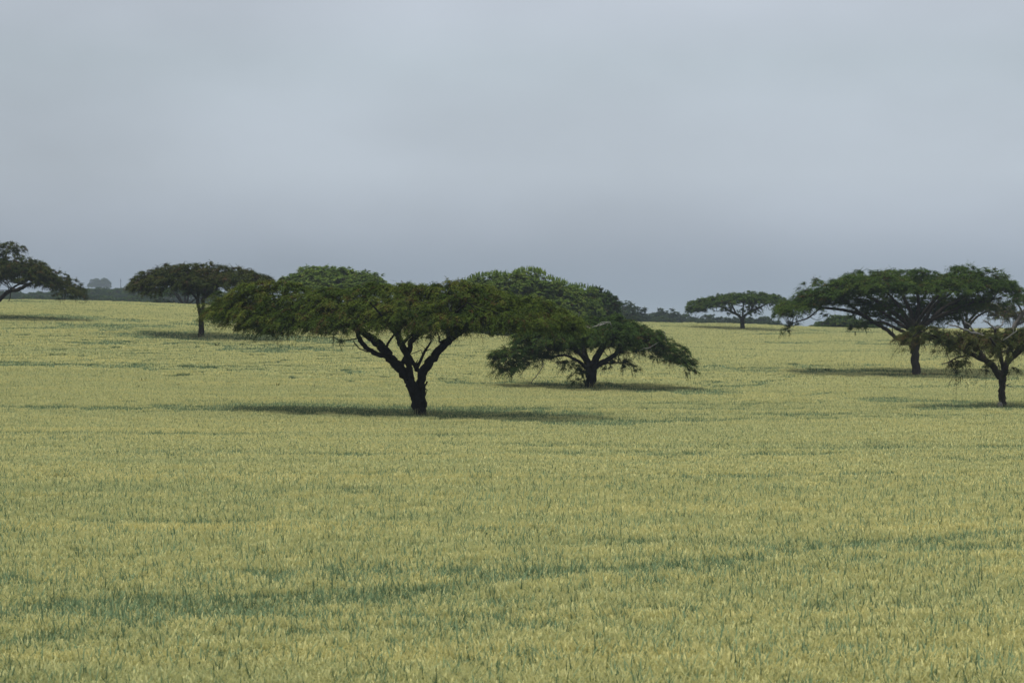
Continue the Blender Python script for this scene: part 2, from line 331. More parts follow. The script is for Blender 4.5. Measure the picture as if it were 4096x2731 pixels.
def leafy(X, Y):
    g = np.zeros_like(X)
    wob = (fbm(X * .22, Y * .22, 5) - .5); brk = np.clip(2.0 * fbm(X * .16, Y * .3, 77) - .1, .4, 1.3)
    for (a, b, hw, st) in segs:
        a = np.array(a); b = np.array(b); ab = b - a; t = np.clip(((X - a[0]) * ab[0] + (Y - a[1]) * ab[1]) / (ab @ ab), 0, 1)
        dd = np.hypot(X - a[0] - t * ab[0], Y - a[1] - t * ab[1]) + wob * hw * 1.6
        g = np.maximum(g, st * brk * (1 - sstep(.3, 1.35, dd / hw)))
    bands = fbm(X * .022 + .004 * Y, Y * .13 - X * .012, 9, 4); fine = fbm(X * .12, Y * .45, 23, 3)
    return np.clip(g + 2.4 * (bands - .53) + 1.1 * (fine - .52), 0, 1)

def make_wheat():
    rg = np.random.default_rng(7); pts = []; idx = []; rot = []; scl = []
    for li, (size, n, wid, y0, y1) in enumerate(LODS):
        ys = np.arange(y0 - (14 if li else 0), y1 + (35 if li == 2 else 14), size)
        for y in ys:
            xs = np.arange(-.315 * y - 1, .315 * y + 1, size) + rg.uniform(-.3, .3) * size
            Y = y + rg.uniform(-.25, .25, len(xs)) * size; X = xs + rg.uniform(-.2, .2, len(xs)) * size
            k = Y < ridge(X / Y) + 12
            b = fbm(X * .35, Y * .35, 300 + li, 2) * 24 - 12; b1 = fbm(X * .35, Y * .35, 301 + li, 2) * 24 - 12      # ragged seam between the detail levels
            k &= ((Y >= y0 + b) if li else True) & ((Y < y1 + b1) if li < 2 else True); X, Y = X[k], Y[k]
            if not len(X): continue
            g = leafy(X, Y) + rg.normal(0, .13, len(X))
            c = np.where(g > .48, 2, np.where(g > .22, 1, 0))
            pts.append(np.stack([X, Y, ground(X, Y)], -1)); idx.append(li * 3 * NV + c * NV + rg.integers(0, NV, len(X)))
            rot.append(rg.uniform(0, 2 * np.pi, len(X)) if li == 0 else rg.integers(0, 4, len(X)) * np.pi / 2 + rg.uniform(-.2, .2, len(X)))
            scl.append(1 + rg.normal(0, .04, len(X)) + .12 * (fbm(X * .25, Y * .25, 31) - .5))
    p = np.concatenate(pts)
    me = bpy.data.meshes.new('wheat'); me.vertices.add(len(p)); me.vertices.foreach_set('co', p.astype(np.float32).ravel())
    a = me.attributes.new('idx', 'INT', 'POINT'); a.data.foreach_set('value', np.concatenate(idx).astype(np.int32))
    a = me.attributes.new('rot', 'FLOAT', 'POINT'); a.data.foreach_set('value', np.concatenate(rot).astype(np.float32))
    a = me.attributes.new('scl', 'FLOAT', 'POINT'); a.data.foreach_set('value', np.concatenate(scl).astype(np.float32))
    o = bpy.data.objects.new('wheat', me); COL.objects.link(o)
    ng = bpy.data.node_groups.new('wheat_scatter', 'GeometryNodeTree')
    ng.interface.new_socket('Geometry', in_out='INPUT', socket_type='NodeSocketGeometry'); ng.interface.new_socket('Geometry', in_out='OUTPUT', socket_type='NodeSocketGeometry')
    gi = N(ng, 'NodeGroupInput'); go = N(ng, 'NodeGroupOutput')
    ci = N(ng, 'GeometryNodeCollectionInfo'); ci.inputs['Collection'].default_value = pcol; ci.inputs['Separate Children'].default_value = True; ci.inputs['Reset Children'].default_value = True
    ip = N(ng, 'GeometryNodeInstanceOnPoints'); ip.inputs['Pick Instance'].default_value = True
    def att(nm, ty):
        n = N(ng, 'GeometryNodeInputNamedAttribute', data_type=ty); n.inputs['Name'].default_value = nm; return n.outputs['Attribute']
    cb = N(ng, 'ShaderNodeCombineXYZ'); ng.links.new(att('rot', 'FLOAT'), cb.inputs['Z'])
    cs = N(ng, 'ShaderNodeCombineXYZ'); cs.inputs[0].default_value = 1; cs.inputs[1].default_value = 1; ng.links.new(att('scl', 'FLOAT'), cs.inputs['Z'])
    ng.links.new(gi.outputs[0], ip.inputs['Points']); ng.links.new(ci.outputs[0], ip.inputs['Instance']); ng.links.new(att('idx', 'INT'), ip.inputs['Instance Index'])
    ng.links.new(cb.outputs[0], ip.inputs['Rotation']); ng.links.new(cs.outputs[0], ip.inputs['Scale']); ng.links.new(ip.outputs[0], go.inputs[0])
    o.modifiers.new('scatter', 'NODES').node_group = ng
    tag(o, 'pale yellow-green wheat with blue-green bands covering the whole field', 'wheat', kind='stuff')
make_wheat()

# ------------------------------------------------------------------ trees
def unit(v): return v / (np.linalg.norm(v, axis=-1, keepdims=True) + 1e-9)
def foliage(mb, pads, rg, dens=1.5, S=15, L=(.35, .8), K=10, leaf=(.13, .05), droop=.5, hang=.3, brown=.08, stems=True, lift=.3, comb=.6):
    """pads: rows (x,y,z,rx,ry,rz,tint). A pad is a shallow dome of tufts; a tuft is a flat fan of leafy sprays combed outwards."""
    C = []; T0 = []; NR = []; RHO = []; SZ = []; OUT = []
    reach = max(1.0, max(math.hypot(p[0], p[1]) + p[3] for p in pads)); hO = []; hD = []; hL = []; hT = []
    for (x, y, z, rx, ry, rz, tn) in pads:
        n = max(2, int(round(dens * math.pi * rx * ry))); rho = np.sqrt(rg.uniform(0, 1, n)); th = rg.uniform(0, 2 * np.pi, n)
        lump = 1 + .16 * np.sin(th * 3 + rg.uniform(0, 6)) + .12 * np.sin(th * 5 + rg.uniform(0, 6)); a, b = np.cos(th) * rho * lump, np.sin(th) * rho * lump
        zz = rz * (np.sqrt(np.clip(1 - rho ** 2, 0, 1)) * 1.5 - .6) - rg.uniform(0, 1, n) ** 2 * rz * 1.1 + rg.normal(0, .05, n)
        C.append(np.stack([x + a * rx, y + b * ry, z + zz], -1)); out = np.stack([np.cos(th), np.sin(th), 0 * th], -1)
        OUT.append(out); NR.append(unit(out * (rho * .6)[:, None] + Z1)); RHO.append(rho); T0.append(np.clip(tn + rg.normal(0, .13, n), 0, .8)); SZ.append(np.full(n, min(1.0, .5 + .35 * min(rx, ry))))
        m = rg.poisson(hang * 5.5 * (rx + ry))              # thin strands hanging from the rim
        if m:
            th = rg.uniform(0, 6.28, m); out = np.stack([np.cos(th), np.sin(th), 0 * th], -1); f = rg.uniform(.55, 1.05, (m, 1))
            e = np.array([x, y, z - rz * .4]) + out * f * np.array([rx, ry, 0]) - Z1 * rg.uniform(0, .2, (m, 1))
            e = np.repeat(e, 3, 0) + rg.normal(0, .10, (m * 3, 3)); hO.append(e); hD.append(np.repeat(unit(out + rg.normal(0, .35, (m, 3)) + np.array([x, y, 0]) / reach * .9), 3, 0)); hL.append(np.repeat(rg.uniform(.35, 1.05, m) * (.6 + droop * .7), 3) * rg.uniform(.6, 1.1, m * 3)); hT.append(np.full(m * 3, tn - .06))
    C = np.concatenate(C); NR = np.concatenate(NR); RHO = np.concatenate(RHO); T0 = np.concatenate(T0); SZ = np.concatenate(SZ); OUT = np.concatenate(OUT)
    tb = rg.uniform(0, 1, len(C)) < brown * 1.6; SZ = SZ * rg.uniform(.65, 1.3, len(C))
    rep = lambda v: np.repeat(v, S, axis=0)
    CO = rep(C * np.array([1, 1, 0]) / reach); O = rep(C); NR = rep(NR); RHO = rep(RHO); OUT = rep(OUT); n = len(O)
    az = rg.uniform(0, 2 * np.pi, n); rad = np.stack([np.cos(az), np.sin(az), 0 * az], -1)
    D = unit(rad * rg.uniform(.4, 1, n)[:, None] + OUT * (RHO * .6)[:, None] + CO * comb + NR * rg.uniform(0, .3, n)[:, None] + Z1 * lift * .5)
    O = O + rg.normal(0, .07, (n, 3)) - D * .12
    T = np.clip(rep(T0) + rg.normal(0, .06, n), 0, .84); bb = rg.uniform(0, 1, n) < np.where(rep(tb), .5, brown * .12); T = np.where(bb, rg.uniform(.86, 1, n), T)
    ln = rg.uniform(L[0], L[1], n) * rep(SZ); g = droop * (.45 + RHO ** 2) * rg.uniform(.6, 1.4, n)
    if hO:
        hO = np.concatenate(hO); hD = np.concatenate(hD); hL = np.concatenate(hL); m = len(hO)
        O = np.vstack([O, hO]); D = np.vstack([D, unit(hD - Z1 * .15)]); ln = np.append(ln, hL); g = np.append(g, rg.uniform(.6, 1.3, m)); T = np.append(T, np.clip(np.concatenate(hT) + rg.normal(0, .08, m), 0, .84)); NR = np.vstack([NR, unit(hD + Z1)]); rad = np.vstack([rad, hD]); n += m
    def path(t): return O[:, None] + D[:, None] * (ln[:, None] * t)[..., None] - Z1 * (g[:, None] * ln[:, None] * t ** 2)[..., None]
    t = (np.arange(K)[None] + rg.uniform(0, 1, (n, K))) / K
    p = path(t); tan = unit(path(t + .05) - path(t))
    side = unit(np.cross(tan, Z1)) * np.where(np.arange(K) % 2, 1, -1)[None, :, None]
    ld = unit(side * .8 + tan * .65 - Z1 * .1 + rg.normal(0, .3, (n, K, 3)))
    nr = unit(NR[:, None] * .4 + Z1 * .7 + rad[:, None] * (.35 * t)[..., None] + rg.normal(0, .3, (n, K, 3))); wd = unit(np.cross(ld, nr))
    l = leaf[0] * rg.uniform(.7, 1.3, (n, K, 1)) * (1.15 - .5 * t[..., None]); w = leaf[1] * rg.uniform(.7, 1.3, (n, K, 1)) * .5
    q = np.stack([p - wd * w * .7, p + wd * w * .7, p + ld * l + wd * w, p + ld * l - wd * w], 2).reshape(-1, 4, 3)
    Tk = np.repeat(T, K); mb.quads(q, 0, np.clip(Tk + rg.normal(0, .05, n * K) * (Tk < .85), 0, 1))
    if stems:
        k = rg.uniform(0, 1, n) < .3; tt = np.linspace(0, 1, 4)[None] * np.ones((n, 1)); c = path(tt)[k]
        w = unit(np.cross(D[k], Z1) + 1e-4)[:, None] * (leaf[1] * np.array([.4, .32, .22, .08]))[None, :, None]
        a, b = c - w, c + w
        for i in range(3): mb.quads(np.stack([a[:, i], b[:, i], b[:, i + 1], a[:, i + 1]], 1), 1, 0)

def envelope_pads(env, d, rg):
    """crown volume from its top and bottom outline in the photo, rounded in depth"""
    top = np.array(env['top'], float); bot = np.array(env['bot'], float); m = d / FPX
    x0, x1 = max(top[0, 0], bot[0, 0]), min(top[-1, 0], bot[-1, 0]); cx = env.get('cx', (x0 + x1) / 2)
    out = []; want = env['n']; tries = 0; pr = env.get('pad', (1.2, 2.0)); flat = env.get('flat', .38); cl = []
    while len(out) < want and tries < want * 60:
        tries += 1
        px = rg.uniform(x0, x1); r = rg.uniform(-1, env.get('back', 1)); hw = (x1 - cx) if px > cx else (cx - x0)
        D = env['depth'] * math.sqrt(max(.04, 1 - ((px - cx) / hw) ** 2)); dy = r * D + env.get('slant', 0) * (px - cx) * m
        T = np.interp(px, top[:, 0], top[:, 1]); B = np.interp(px, bot[:, 0], bot[:, 1]); H = B - T
        T = T + float(np.clip(rg.normal(0, env.get('rough', .12)), -.15, .45)) / m; tp = T + H * env.get('dome', .5) * abs(r) ** env.get('dpow', 1.8); bt = B - H * env.get('hollow', .4) * (1 - r * r)
        rx = rg.uniform(*pr); rz = rx * flat; lo, hi = tp + rz / m * 1.0, bt - rz / m * .5
        py = lo + (hi - lo) * rg.uniform(0, 1) ** env.get('bias', 2.2) if hi > lo else (tp + bt) / 2
        rx = min(rx, max(.5, (min(px - x0, x1 - px) * m + .4)))
        if hi <= lo: rz = max(.22, (bt - tp) * m * .5)
        c = np.array([px * m, dy, py * m * 1.8])
        if cl and np.min(np.linalg.norm(np.array(cl) - c, axis=1)) < env.get('gap', .8) * rx: continue
        cl.append(c); out.append((px, py, rx / m, rz / m, dy, rx))
    return out

def tree(name, label, d, base, limbs, env=None, pads=(), cat='tree', group=None, leafmat=None, bark=None, seed=1, tint=.42, tvar=.12, dead=(), deadmat=None, feed=True, fol={}, twig=.05, at=None, extra=None):
    rg = np.random.default_rng(seed); leafmat = leafmat or L_DARK; bark = bark or BARK; m = d / FPX
    w = P(base[0], base[1], d); root = np.array([w[0], w[1], float(ground(w[0], w[1]))])
    if at is not None: root = np.array(at, float)
    o = empty(name, root); tag(o, label, cat, group)
    def loc(px, py, dy=0.0): return P(px, py, d + dy) - root
    def path(l): return np.array([[*loc(a, b, c), r * m] for (a, b, c, r) in l])
    nodes = []
    for k, l in enumerate(limbs):
        p = path(l)
        if k == 0: p = np.vstack([[p[0, 0], p[0, 1], -.25, p[0, 3] * 1.25], p])
        q = smooth_path(p, max(.12, .5 * p[0, 3]))
        if len(q) > 4:
            q[1:-1, :3] += rg.normal(0, 1, (len(q) - 2, 3)) * (q[1:-1, 3:4] * .10)
        mb = MB(); tube(mb, q, 12 if k == 0 else 8, rough=.16, rng=rg)
        mb.build('trunk' if k == 0 else 'branch', [bark], o); nodes.append(q if k else q[-3:])
    for l in dead:
        q = smooth_path(path(l), .25); q[1:, :3] += rg.normal(0, .03, (len(q) - 1, 3)); mb = MB(); tube(mb, q, 8, rough=.1, rng=rg)
        for j in range(max(1, len(q) // 4)):             # bare side twigs
            i = rg.integers(1, len(q)); dv = unit(rg.normal(0, 1, 3) + np.array([0, 0, .3])); Lk = rg.uniform(.3, .9)
            tube(mb, np.vstack([np.append(q[i, :3], q[i, 3] * .6), np.append(q[i, :3] + dv * Lk * .5, q[i, 3] * .45), np.append(q[i, :3] + unit(dv + rg.normal(0, .4, 3)) * Lk, q[i, 3] * .25)]), 5)
        mb.build('dead_branch', [deadmat or DEAD], o)
    allp = list(pads) + (envelope_pads(env, d, rg) if env else [])
    rows = []
    for (px, py, hx, hz, dy, ry) in allp:
        c = loc(px, py, dy); s = (d + dy) / FPX
        rows.append((*c, hx * s, ry, hz * s, float(np.clip(tint + rg.normal(0, tvar), .05, .8))))
    mb = MB(); foliage(mb, rows, rg, **fol)
    if extra: extra(mb, root)
    if feed and nodes:
        nd = np.vstack(nodes)
        for (x, y, z, rx, ry, rz, _) in rows:
            c = np.array([x, y, z - rz * .3]); df = c - nd[:, :3]; dist = np.linalg.norm(df, axis=1) + np.where(df[:, 2] < 0, 1.5, 0) + np.linalg.norm(nd[:, :2], axis=1) * -.25
            i = int(np.argmin(dist)); a = nd[i, :3]; L = np.linalg.norm(c - a)
            if L < .3: continue
            r0 = min(nd[i, 3] * .7, twig * (.6 + L * .12)); mid = a + (c - a) * .5 + rg.normal(0, .08 * L, 3) + np.array([0, 0, -.06 * L])
            q = smooth_path(np.array([[*a, r0], [*mid, r0 * .7], [*c, r0 * .35]]), .5); tube(mb, q, 5, mat=1, rough=.1, rng=rg)
            for j in range(5):                            # finer twigs inside the pad
                th = rg.uniform(0, 6.28); e = c + np.array([math.cos(th) * rx * .8, math.sin(th) * ry * .8, rz * .3 * rg.uniform(-1, 1)])
                tube(mb, np.array([[*c, r0 * .3], [*((c + e) / 2 + Z1 * .1), r0 * .22], [*e, r0 * .1]]), 4, mat=1)
    mb.build('crown', [leafmat, bark], o)
    return o

# --- the wide flat-topped tree in front
tree('acacia_tree', 'large dark flat-topped acacia with forked black trunk, widest and nearest tree', 143, (1680, 1664),
     limbs=[[(1680, 1664, 0, 27), (1675, 1620, 0, 26), (1664, 1575, 0, 25), (1645, 1535, 0, 24)],
            [(1664, 1600, -.1, 17), (1648, 1545, 0, 20), (1622, 1500, 0, 21), (1583, 1455, .2, 20), (1547, 1411, .3, 19), (1500, 1362, .3, 17), (1440, 1325, .2, 13), (1370, 1292, 0, 10), (1290, 1262, 1.4, 7), (1200, 1235, 3.0, 5), (1080, 1205, 4.6, 3), (980, 1190, 5.6, 2)],
            [(1690, 1625, .1, 19), (1686, 1575, .1, 19), (1684, 1530, .1, 18), (1700, 1480, 0, 18), (1728, 1437, 0, 18), (1768, 1390, -.1, 17), (1808, 1351, -.2, 16), (1846, 1325, -.2, 13), (1895, 1290, -.2, 10), (1965, 1255, -1.2, 8), (2050, 1235, -2.2, 6), (2150, 1228, -3.2, 4), (2220, 1235, -3.8, 2.5)],
            [(1655, 1580, -.3, 13), (1646, 1530, -.4, 13), (1641, 1489, -.4, 12), (1631, 1448, -.4, 13), (1626, 1415, -.4, 13), (1611, 1388, -.4, 14), (1597, 1357, -.4, 13), (1593, 1325, -.3, 10), (1585, 1270, 0, 8), (1560, 1220, .5, 5), (1520, 1180, 1, 3)],
            [(1590, 1462, .4, 10), (1608, 1455, .3, 10), (1626, 1420, .1, 11), (1640, 1392, 0, 11), (1643, 1369, 0, 11), (1668, 1340, .1, 11), (1692, 1318, .3, 9), (1725, 1270, 1.5, 7), (1770, 1210, 3, 4)],
            [(1560, 1425, -.3, 11), (1526, 1421, -.4, 10), (1480, 1402, -.5, 10), (1446, 1369, -.5, 10), (1431, 1340, -.4, 9), (1424, 1310, -.2, 8), (1390, 1255, 1, 6), (1340, 1200, 3, 4)],
            [(1688, 1490, .2, 9), (1670, 1478, .1, 9), (1653, 1452, 0, 9), (1634, 1420, -.2, 9)],
            [(1612, 1372, .1, 7), (1630, 1352, .3, 7), (1654, 1330, .6, 6), (1662, 1300, 1, 4), (1650, 1240, 3, 3)],
            [(1545, 1395, .2, 6), (1551, 1375, .5, 5), (1575, 1340, 1, 4), (1582, 1318, 2, 3.5), (1540, 1270, 5, 2.5)],
            [(1597, 1357, -.4, 9), (1560, 1305, -3, 7), (1520, 1255, -6, 4), (1480, 1210, -8, 2.5)],
            [(1808, 1351, -.2, 10), (1800, 1300, -3, 7), (1830, 1245, -6, 4), (1870, 1210, -8, 2.5)],
            [(1846, 1325, 0, 9), (1870, 1270, 4, 6), (1900, 1210, 7, 3.5)],
            [(1790, 1366, -.2, 4), (1772, 1364, -.3, 4), (1757, 1368, -.5, 3.5), (1757, 1350, -.6, 3), (1748, 1325, -1, 2)]],
     dead=[[(1665, 1486, 0, 8), (1682, 1440, -.2, 6), (1699, 1403, -.3, 5), (1716, 1380, -.3, 4), (1726, 1362, -.3, 3)], [(1692, 1560, -.2, 5), (1701, 1540, -.4, 4), (1708, 1527, -.5, 3.5)],
           [(1500, 1411, -.4, 3), (1481, 1407, -.4, 2.6), (1452, 1400, -.5, 2.4), (1427, 1384, -.5, 2.2), (1413, 1363, -.5, 2)], [(1699, 1405, -.3, 3), (1712, 1402, -.5, 2.2), (1720, 1396, -.6, 1.6)]],
     env=dict(top=[(832, 1240), (860, 1198), (890, 1176), (950, 1150), (1012, 1128), (1085, 1115), (1140, 1121), (1180, 1142), (1240, 1149), (1360, 1141), (1440, 1140), (1510, 1133), (1580, 1125), (1640, 1125), (1690, 1137), (1750, 1130), (1800, 1114), (1855, 1118), (1915, 1133), (1960, 1160), (2040, 1175), (2125, 1183), (2205, 1212), (2265, 1252), (2305, 1308)],
              bot=[(832, 1262), (860, 1278), (930, 1282), (990, 1305), (1040, 1345), (1090, 1335), (1150, 1322), (1240, 1328), (1360, 1325), (1420, 1305), (1500, 1330), (1600, 1325), (1700, 1340), (1800, 1322), (1905, 1318), (1945, 1290), (2020, 1298), (2080, 1290), (2160, 1304), (2230, 1314), (2305, 1325)],
              depth=5.8, n=160, pad=(1.1, 2.2), slant=-.42, dome=.70, dpow=1.6, hollow=.25, bias=1.9, flat=.26, gap=.55),
     pads=[(a, b, c, e, f if f > -3.5 else -3.5 + (f + 3.5) * .45, g) for (a, b, c, e, f, g) in [(1000, 1148, 62, 10, 4.3, 1.5), (1060, 1136, 62, 10, 3.9, 1.5), (1130, 1140, 62, 10, 3.3, 1.5), (1200, 1160, 62, 10, 2.8, 1.5), (1260, 1167, 62, 10, 2.3, 1.5), (1330, 1162, 62, 10, 1.8, 1.5), (1400, 1161, 62, 10, 1.3, 1.5), (1460, 1156, 62, 10, 0.8, 1.5), (1520, 1154, 62, 10, 0.4, 1.5), (1580, 1146, 62, 10, -0.1, 1.5), (1640, 1147, 62, 10, -0.5, 1.5), (1690, 1156, 62, 10, -0.9, 1.5), (1740, 1153, 62, 10, -1.3, 1.5), (1800, 1137, 62, 10, -1.7, 1.5), (1850, 1140, 62, 10, -2.1, 1.5), (1910, 1155, 62, 10, -2.6, 1.5), (1960, 1176, 62, 10, -2.9, 1.5), (2030, 1195, 62, 10, -3.5, 1.5), (2100, 1202, 62, 10, -4.0, 1.5), (2170, 1216, 62, 10, -4.5, 1.5), (2230, 1242, 62, 10, -5.0, 1.5), (2270, 1278, 62, 10, -5.3, 1.5), (1075, 1312, 55, 26, 0, 1.4), (1060, 1280, 70, 22, -.5, 1.5), (1010, 1250, 70, 24, 1, 1.5), (905, 1225, 60, 20, 4.5, 1.2), (940, 1245, 50, 20, 2.5, 1.2), (880, 1240, 36, 14, 5, .9), (1180, 1285, 80, 24, -2, 1.6), (1120, 1310, 60, 20, -1.5, 1.2), (1300, 1290, 80, 24, -3.8, 1.6), (1240, 1300, 60, 20, -3, 1.3), (1530, 1298, 80, 22, -6, 1.7), (1420, 1290, 80, 22, -5, 1.6), (1640, 1290, 70, 24, -7, 1.5),
           (1760, 1298, 75, 24, -8, 1.5), (1860, 1288, 60, 24, -8, 1.4), (2100, 1268, 80, 22, -7, 1.5), (2010, 1265, 70, 20, -8, 1.5), (2230, 1272, 60, 24, -6, 1.4), (2180, 1290, 50, 16, -7, 1.1), (2265, 1290, 36, 18, -5.5, .9), (1690, 1345, 40, 22, 1, .9), (1335, 1345, 30, 20, -3, .7), (1980, 1325, 22, 16, -3, .5)]],
     deadmat=BARK, leafmat=L_MAIN, seed=11, tint=.50, tvar=.13, fol=dict(dens=2.3, S=15, L=(.4, .95), K=14, leaf=(.115, .034), droop=.62, hang=.5, brown=.09))

# --- the low spreading tree behind its right tip
tree('acacia_tree', 'low spreading acacia with drooping sides and silvery dead twigs, behind right tip of largest tree', 185, (2358, 1553),
     limbs=[[(2358, 1553, 0, 19), (2360, 1520, 0, 20), (2366, 1485, 0, 22), (2364, 1450, 0, 23)],
            [(2352, 1470, 0, 14), (2342, 1437, 0, 14), (2330, 1400, 0, 12), (2320, 1360, .2, 10), (2311, 1325, .4, 7), (2290, 1290, 1, 4)],
            [(2350, 1455, 0, 12), (2334, 1425, -.2, 11), (2307, 1402, -.3, 10), (2268, 1386, -.5, 8), (2221, 1375, -.8, 7), (2174, 1373, -1, 5), (2110, 1365, -1, 3)],
            [(2345, 1470, -.3, 9), (2315, 1445, -.5, 6), (2287, 1430, -.6, 5), (2260, 1420, -.6, 4.5), (2229, 1424, -.8, 4), (2189, 1428, -1, 4), (2150, 1428, -1.2, 3.5), (2095, 1440, -1.4, 2.5)],
            [(2366, 1470, .1, 15), (2385, 1435, .1, 14), (2405, 1400, .2, 12), (2420, 1363, .3, 10), (2438, 1337, .4, 6), (2460, 1310, .5, 3.5)],
            [(2375, 1475, -.3, 11), (2395, 1457, -.5, 11), (2424, 1441, -.6, 10), (2455, 1422, -.7, 9), (2479, 1402, -.8, 8), (2512, 1386, -.8, 7), (2550, 1377, -.8, 5), (2620, 1378, -.8, 3.5), (2690, 1400, -.5, 2.5)],
            [(2475, 1404, -.7, 6), (2469, 1380, -.7, 5), (2460, 1352, -.6, 4), (2455, 1320, 0, 3)], [(2340, 1440, 0, 8), (2330, 1380, 3, 6), (2300, 1330, 5, 3.5)], [(2400, 1405, .2, 8), (2420, 1350, -3, 6), (2450, 1310, -5, 3)],
            [(2366, 1480, .3, 8), (2400, 1460, 2.5, 5), (2450, 1450, 4, 3), (2500, 1450, 5, 2)]],
     dead=[[(2460, 1300, -1, 2.2), (2440, 1290, -3, 2), (2400, 1300, -5.2, 1.8), (2360, 1312, -5.6, 1.8), (2320, 1290, -5.6, 1.6), (2308, 1284, -5.6, 1.2)], [(2390, 1300, -5.4, 1.6), (2410, 1288, -5.7, 1.3), (2440, 1290, -5.8, 1), (2446, 1305, -5.8, .8)],
           [(2590, 1360, -1, 2.4), (2618, 1342, -1.4, 2.2), (2645, 1325, -1.6, 2), (2660, 1333, -1.6, 1.6), (2664, 1372, -1.6, 1.2)], [(2560, 1400, -4.5, 2.2), (2600, 1388, -5.5, 1.8), (2625, 1372, -5.8, 1.3)],
           [(2150, 1428, -1.2, 2), (2172, 1455, -1.5, 1.8), (2150, 1500, -1.7, 1.6), (2122, 1530, -1.8, 1.2)], [(2115, 1450, -1.2, 1.8), (2090, 1490, -1.4, 1.5), (2072, 1508, -1.5, 1.1)]],
     env=dict(top=[(2070, 1345), (2130, 1302), (2200, 1285), (2280, 1262), (2340, 1262), (2400, 1260), (2460, 1256), (2520, 1272), (2580, 1288), (2620, 1310), (2640, 1350)],
              bot=[(2070, 1375), (2130, 1385), (2220, 1395), (2300, 1400), (2360, 1350), (2420, 1375), (2480, 1375), (2540, 1370), (2600, 1395), (2640, 1405)], depth=7.0, n=62, pad=(1.0, 1.9), dome=.45, hollow=.35, flat=.34),
     pads=[(2280, 1385, 60, 16, 4, 1.8), (2340, 1378, 60, 16, 5, 1.8), (2400, 1372, 60, 16, 5, 1.8), (2460, 1385, 60, 14, 5, 1.6), (2520, 1395, 60, 14, 4, 1.6), (2300, 1350, 70, 18, 4, 2), (2420, 1340, 70, 18, 4, 2), (2250, 1400, 50, 12, 3, 1.4), (2290, 1450, 34, 10, 1, .9), (2320, 1480, 28, 12, .5, .8), (2500, 1340, 80, 18, 2, 1.9), (2090, 1400, 80, 18, -.5, 1.8), (2030, 1415, 70, 18, -2.2, 1.4), (2085, 1455, 70, 16, -2.2, 1.4), (2025, 1455, 50, 16, -1, 1.2), (2130, 1400, 70, 18, -2.5, 1.5), (2170, 1425, 60, 14, -2, 1.2), (2075, 1480, 40, 12, -1.6, .9), (2010, 1480, 34, 14, -1.8, .8), (2240, 1350, 90, 20, -3, 2), (2180, 1360, 90, 20, -2, 1.8), (2300, 1370, 80, 20, -4, 1.7), (2680, 1405, 60, 18, -1.8, 1.3), (2720, 1440, 50, 18, -1.6, 1.1), (2650, 1385, 60, 18, .6, 1.4), (2740, 1450, 45, 18, .4, 1), (2772, 1480, 24, 16, -.6, .7), (2700, 1425, 55, 18, .3, 1.2), (2600, 1385, 60, 18, -2.5, 1.4), (2520, 1365, 80, 20, -4, 1.8), (2450, 1350, 80, 20, -5, 1.8), (2580, 1330, 60, 18, -2, 1.5), (2060, 1405, 85, 20, -1.5, 1.6), (2010, 1440, 55, 20, -1.5, 1.3), (2035, 1478, 50, 16, -2, 1.1), (2120, 1430, 70, 18, -2, 1.5), (2180, 1395, 90, 20, 1, 1.8), (1985, 1420, 30, 12, -1, .8),
           (2680, 1395, 70, 20, -.8, 1.5), (2725, 1430, 55, 22, -.6, 1.3), (2760, 1465, 30, 22, -.6, .9), (2640, 1420, 50, 16, -1.5, 1.2), (2560, 1395, 70, 18, -2, 1.4), (2620, 1355, 55, 18, 0, 1.3),
           (2470, 1450, 65, 18, 4, 1.5), (2520, 1465, 30, 14, 4.5, .9), (2310, 1490, 35, 14, -1.5, .9), (2290, 1465, 35, 10, -1.5, .8), (2320, 1520, 24, 14, -1.5, .7), (2250, 1450, 30, 9, -1.5, .6), (2200, 1330, 90, 22, 3, 2), (2110, 1340, 60, 20, 4, 1.5)],
     leafmat=L_DARK, seed=22, tint=.34, tvar=.15, fol=dict(dens=2.7, S=14, L=(.4, .95), K=12, leaf=(.13, .045), droop=.5, hang=.45, brown=.10))

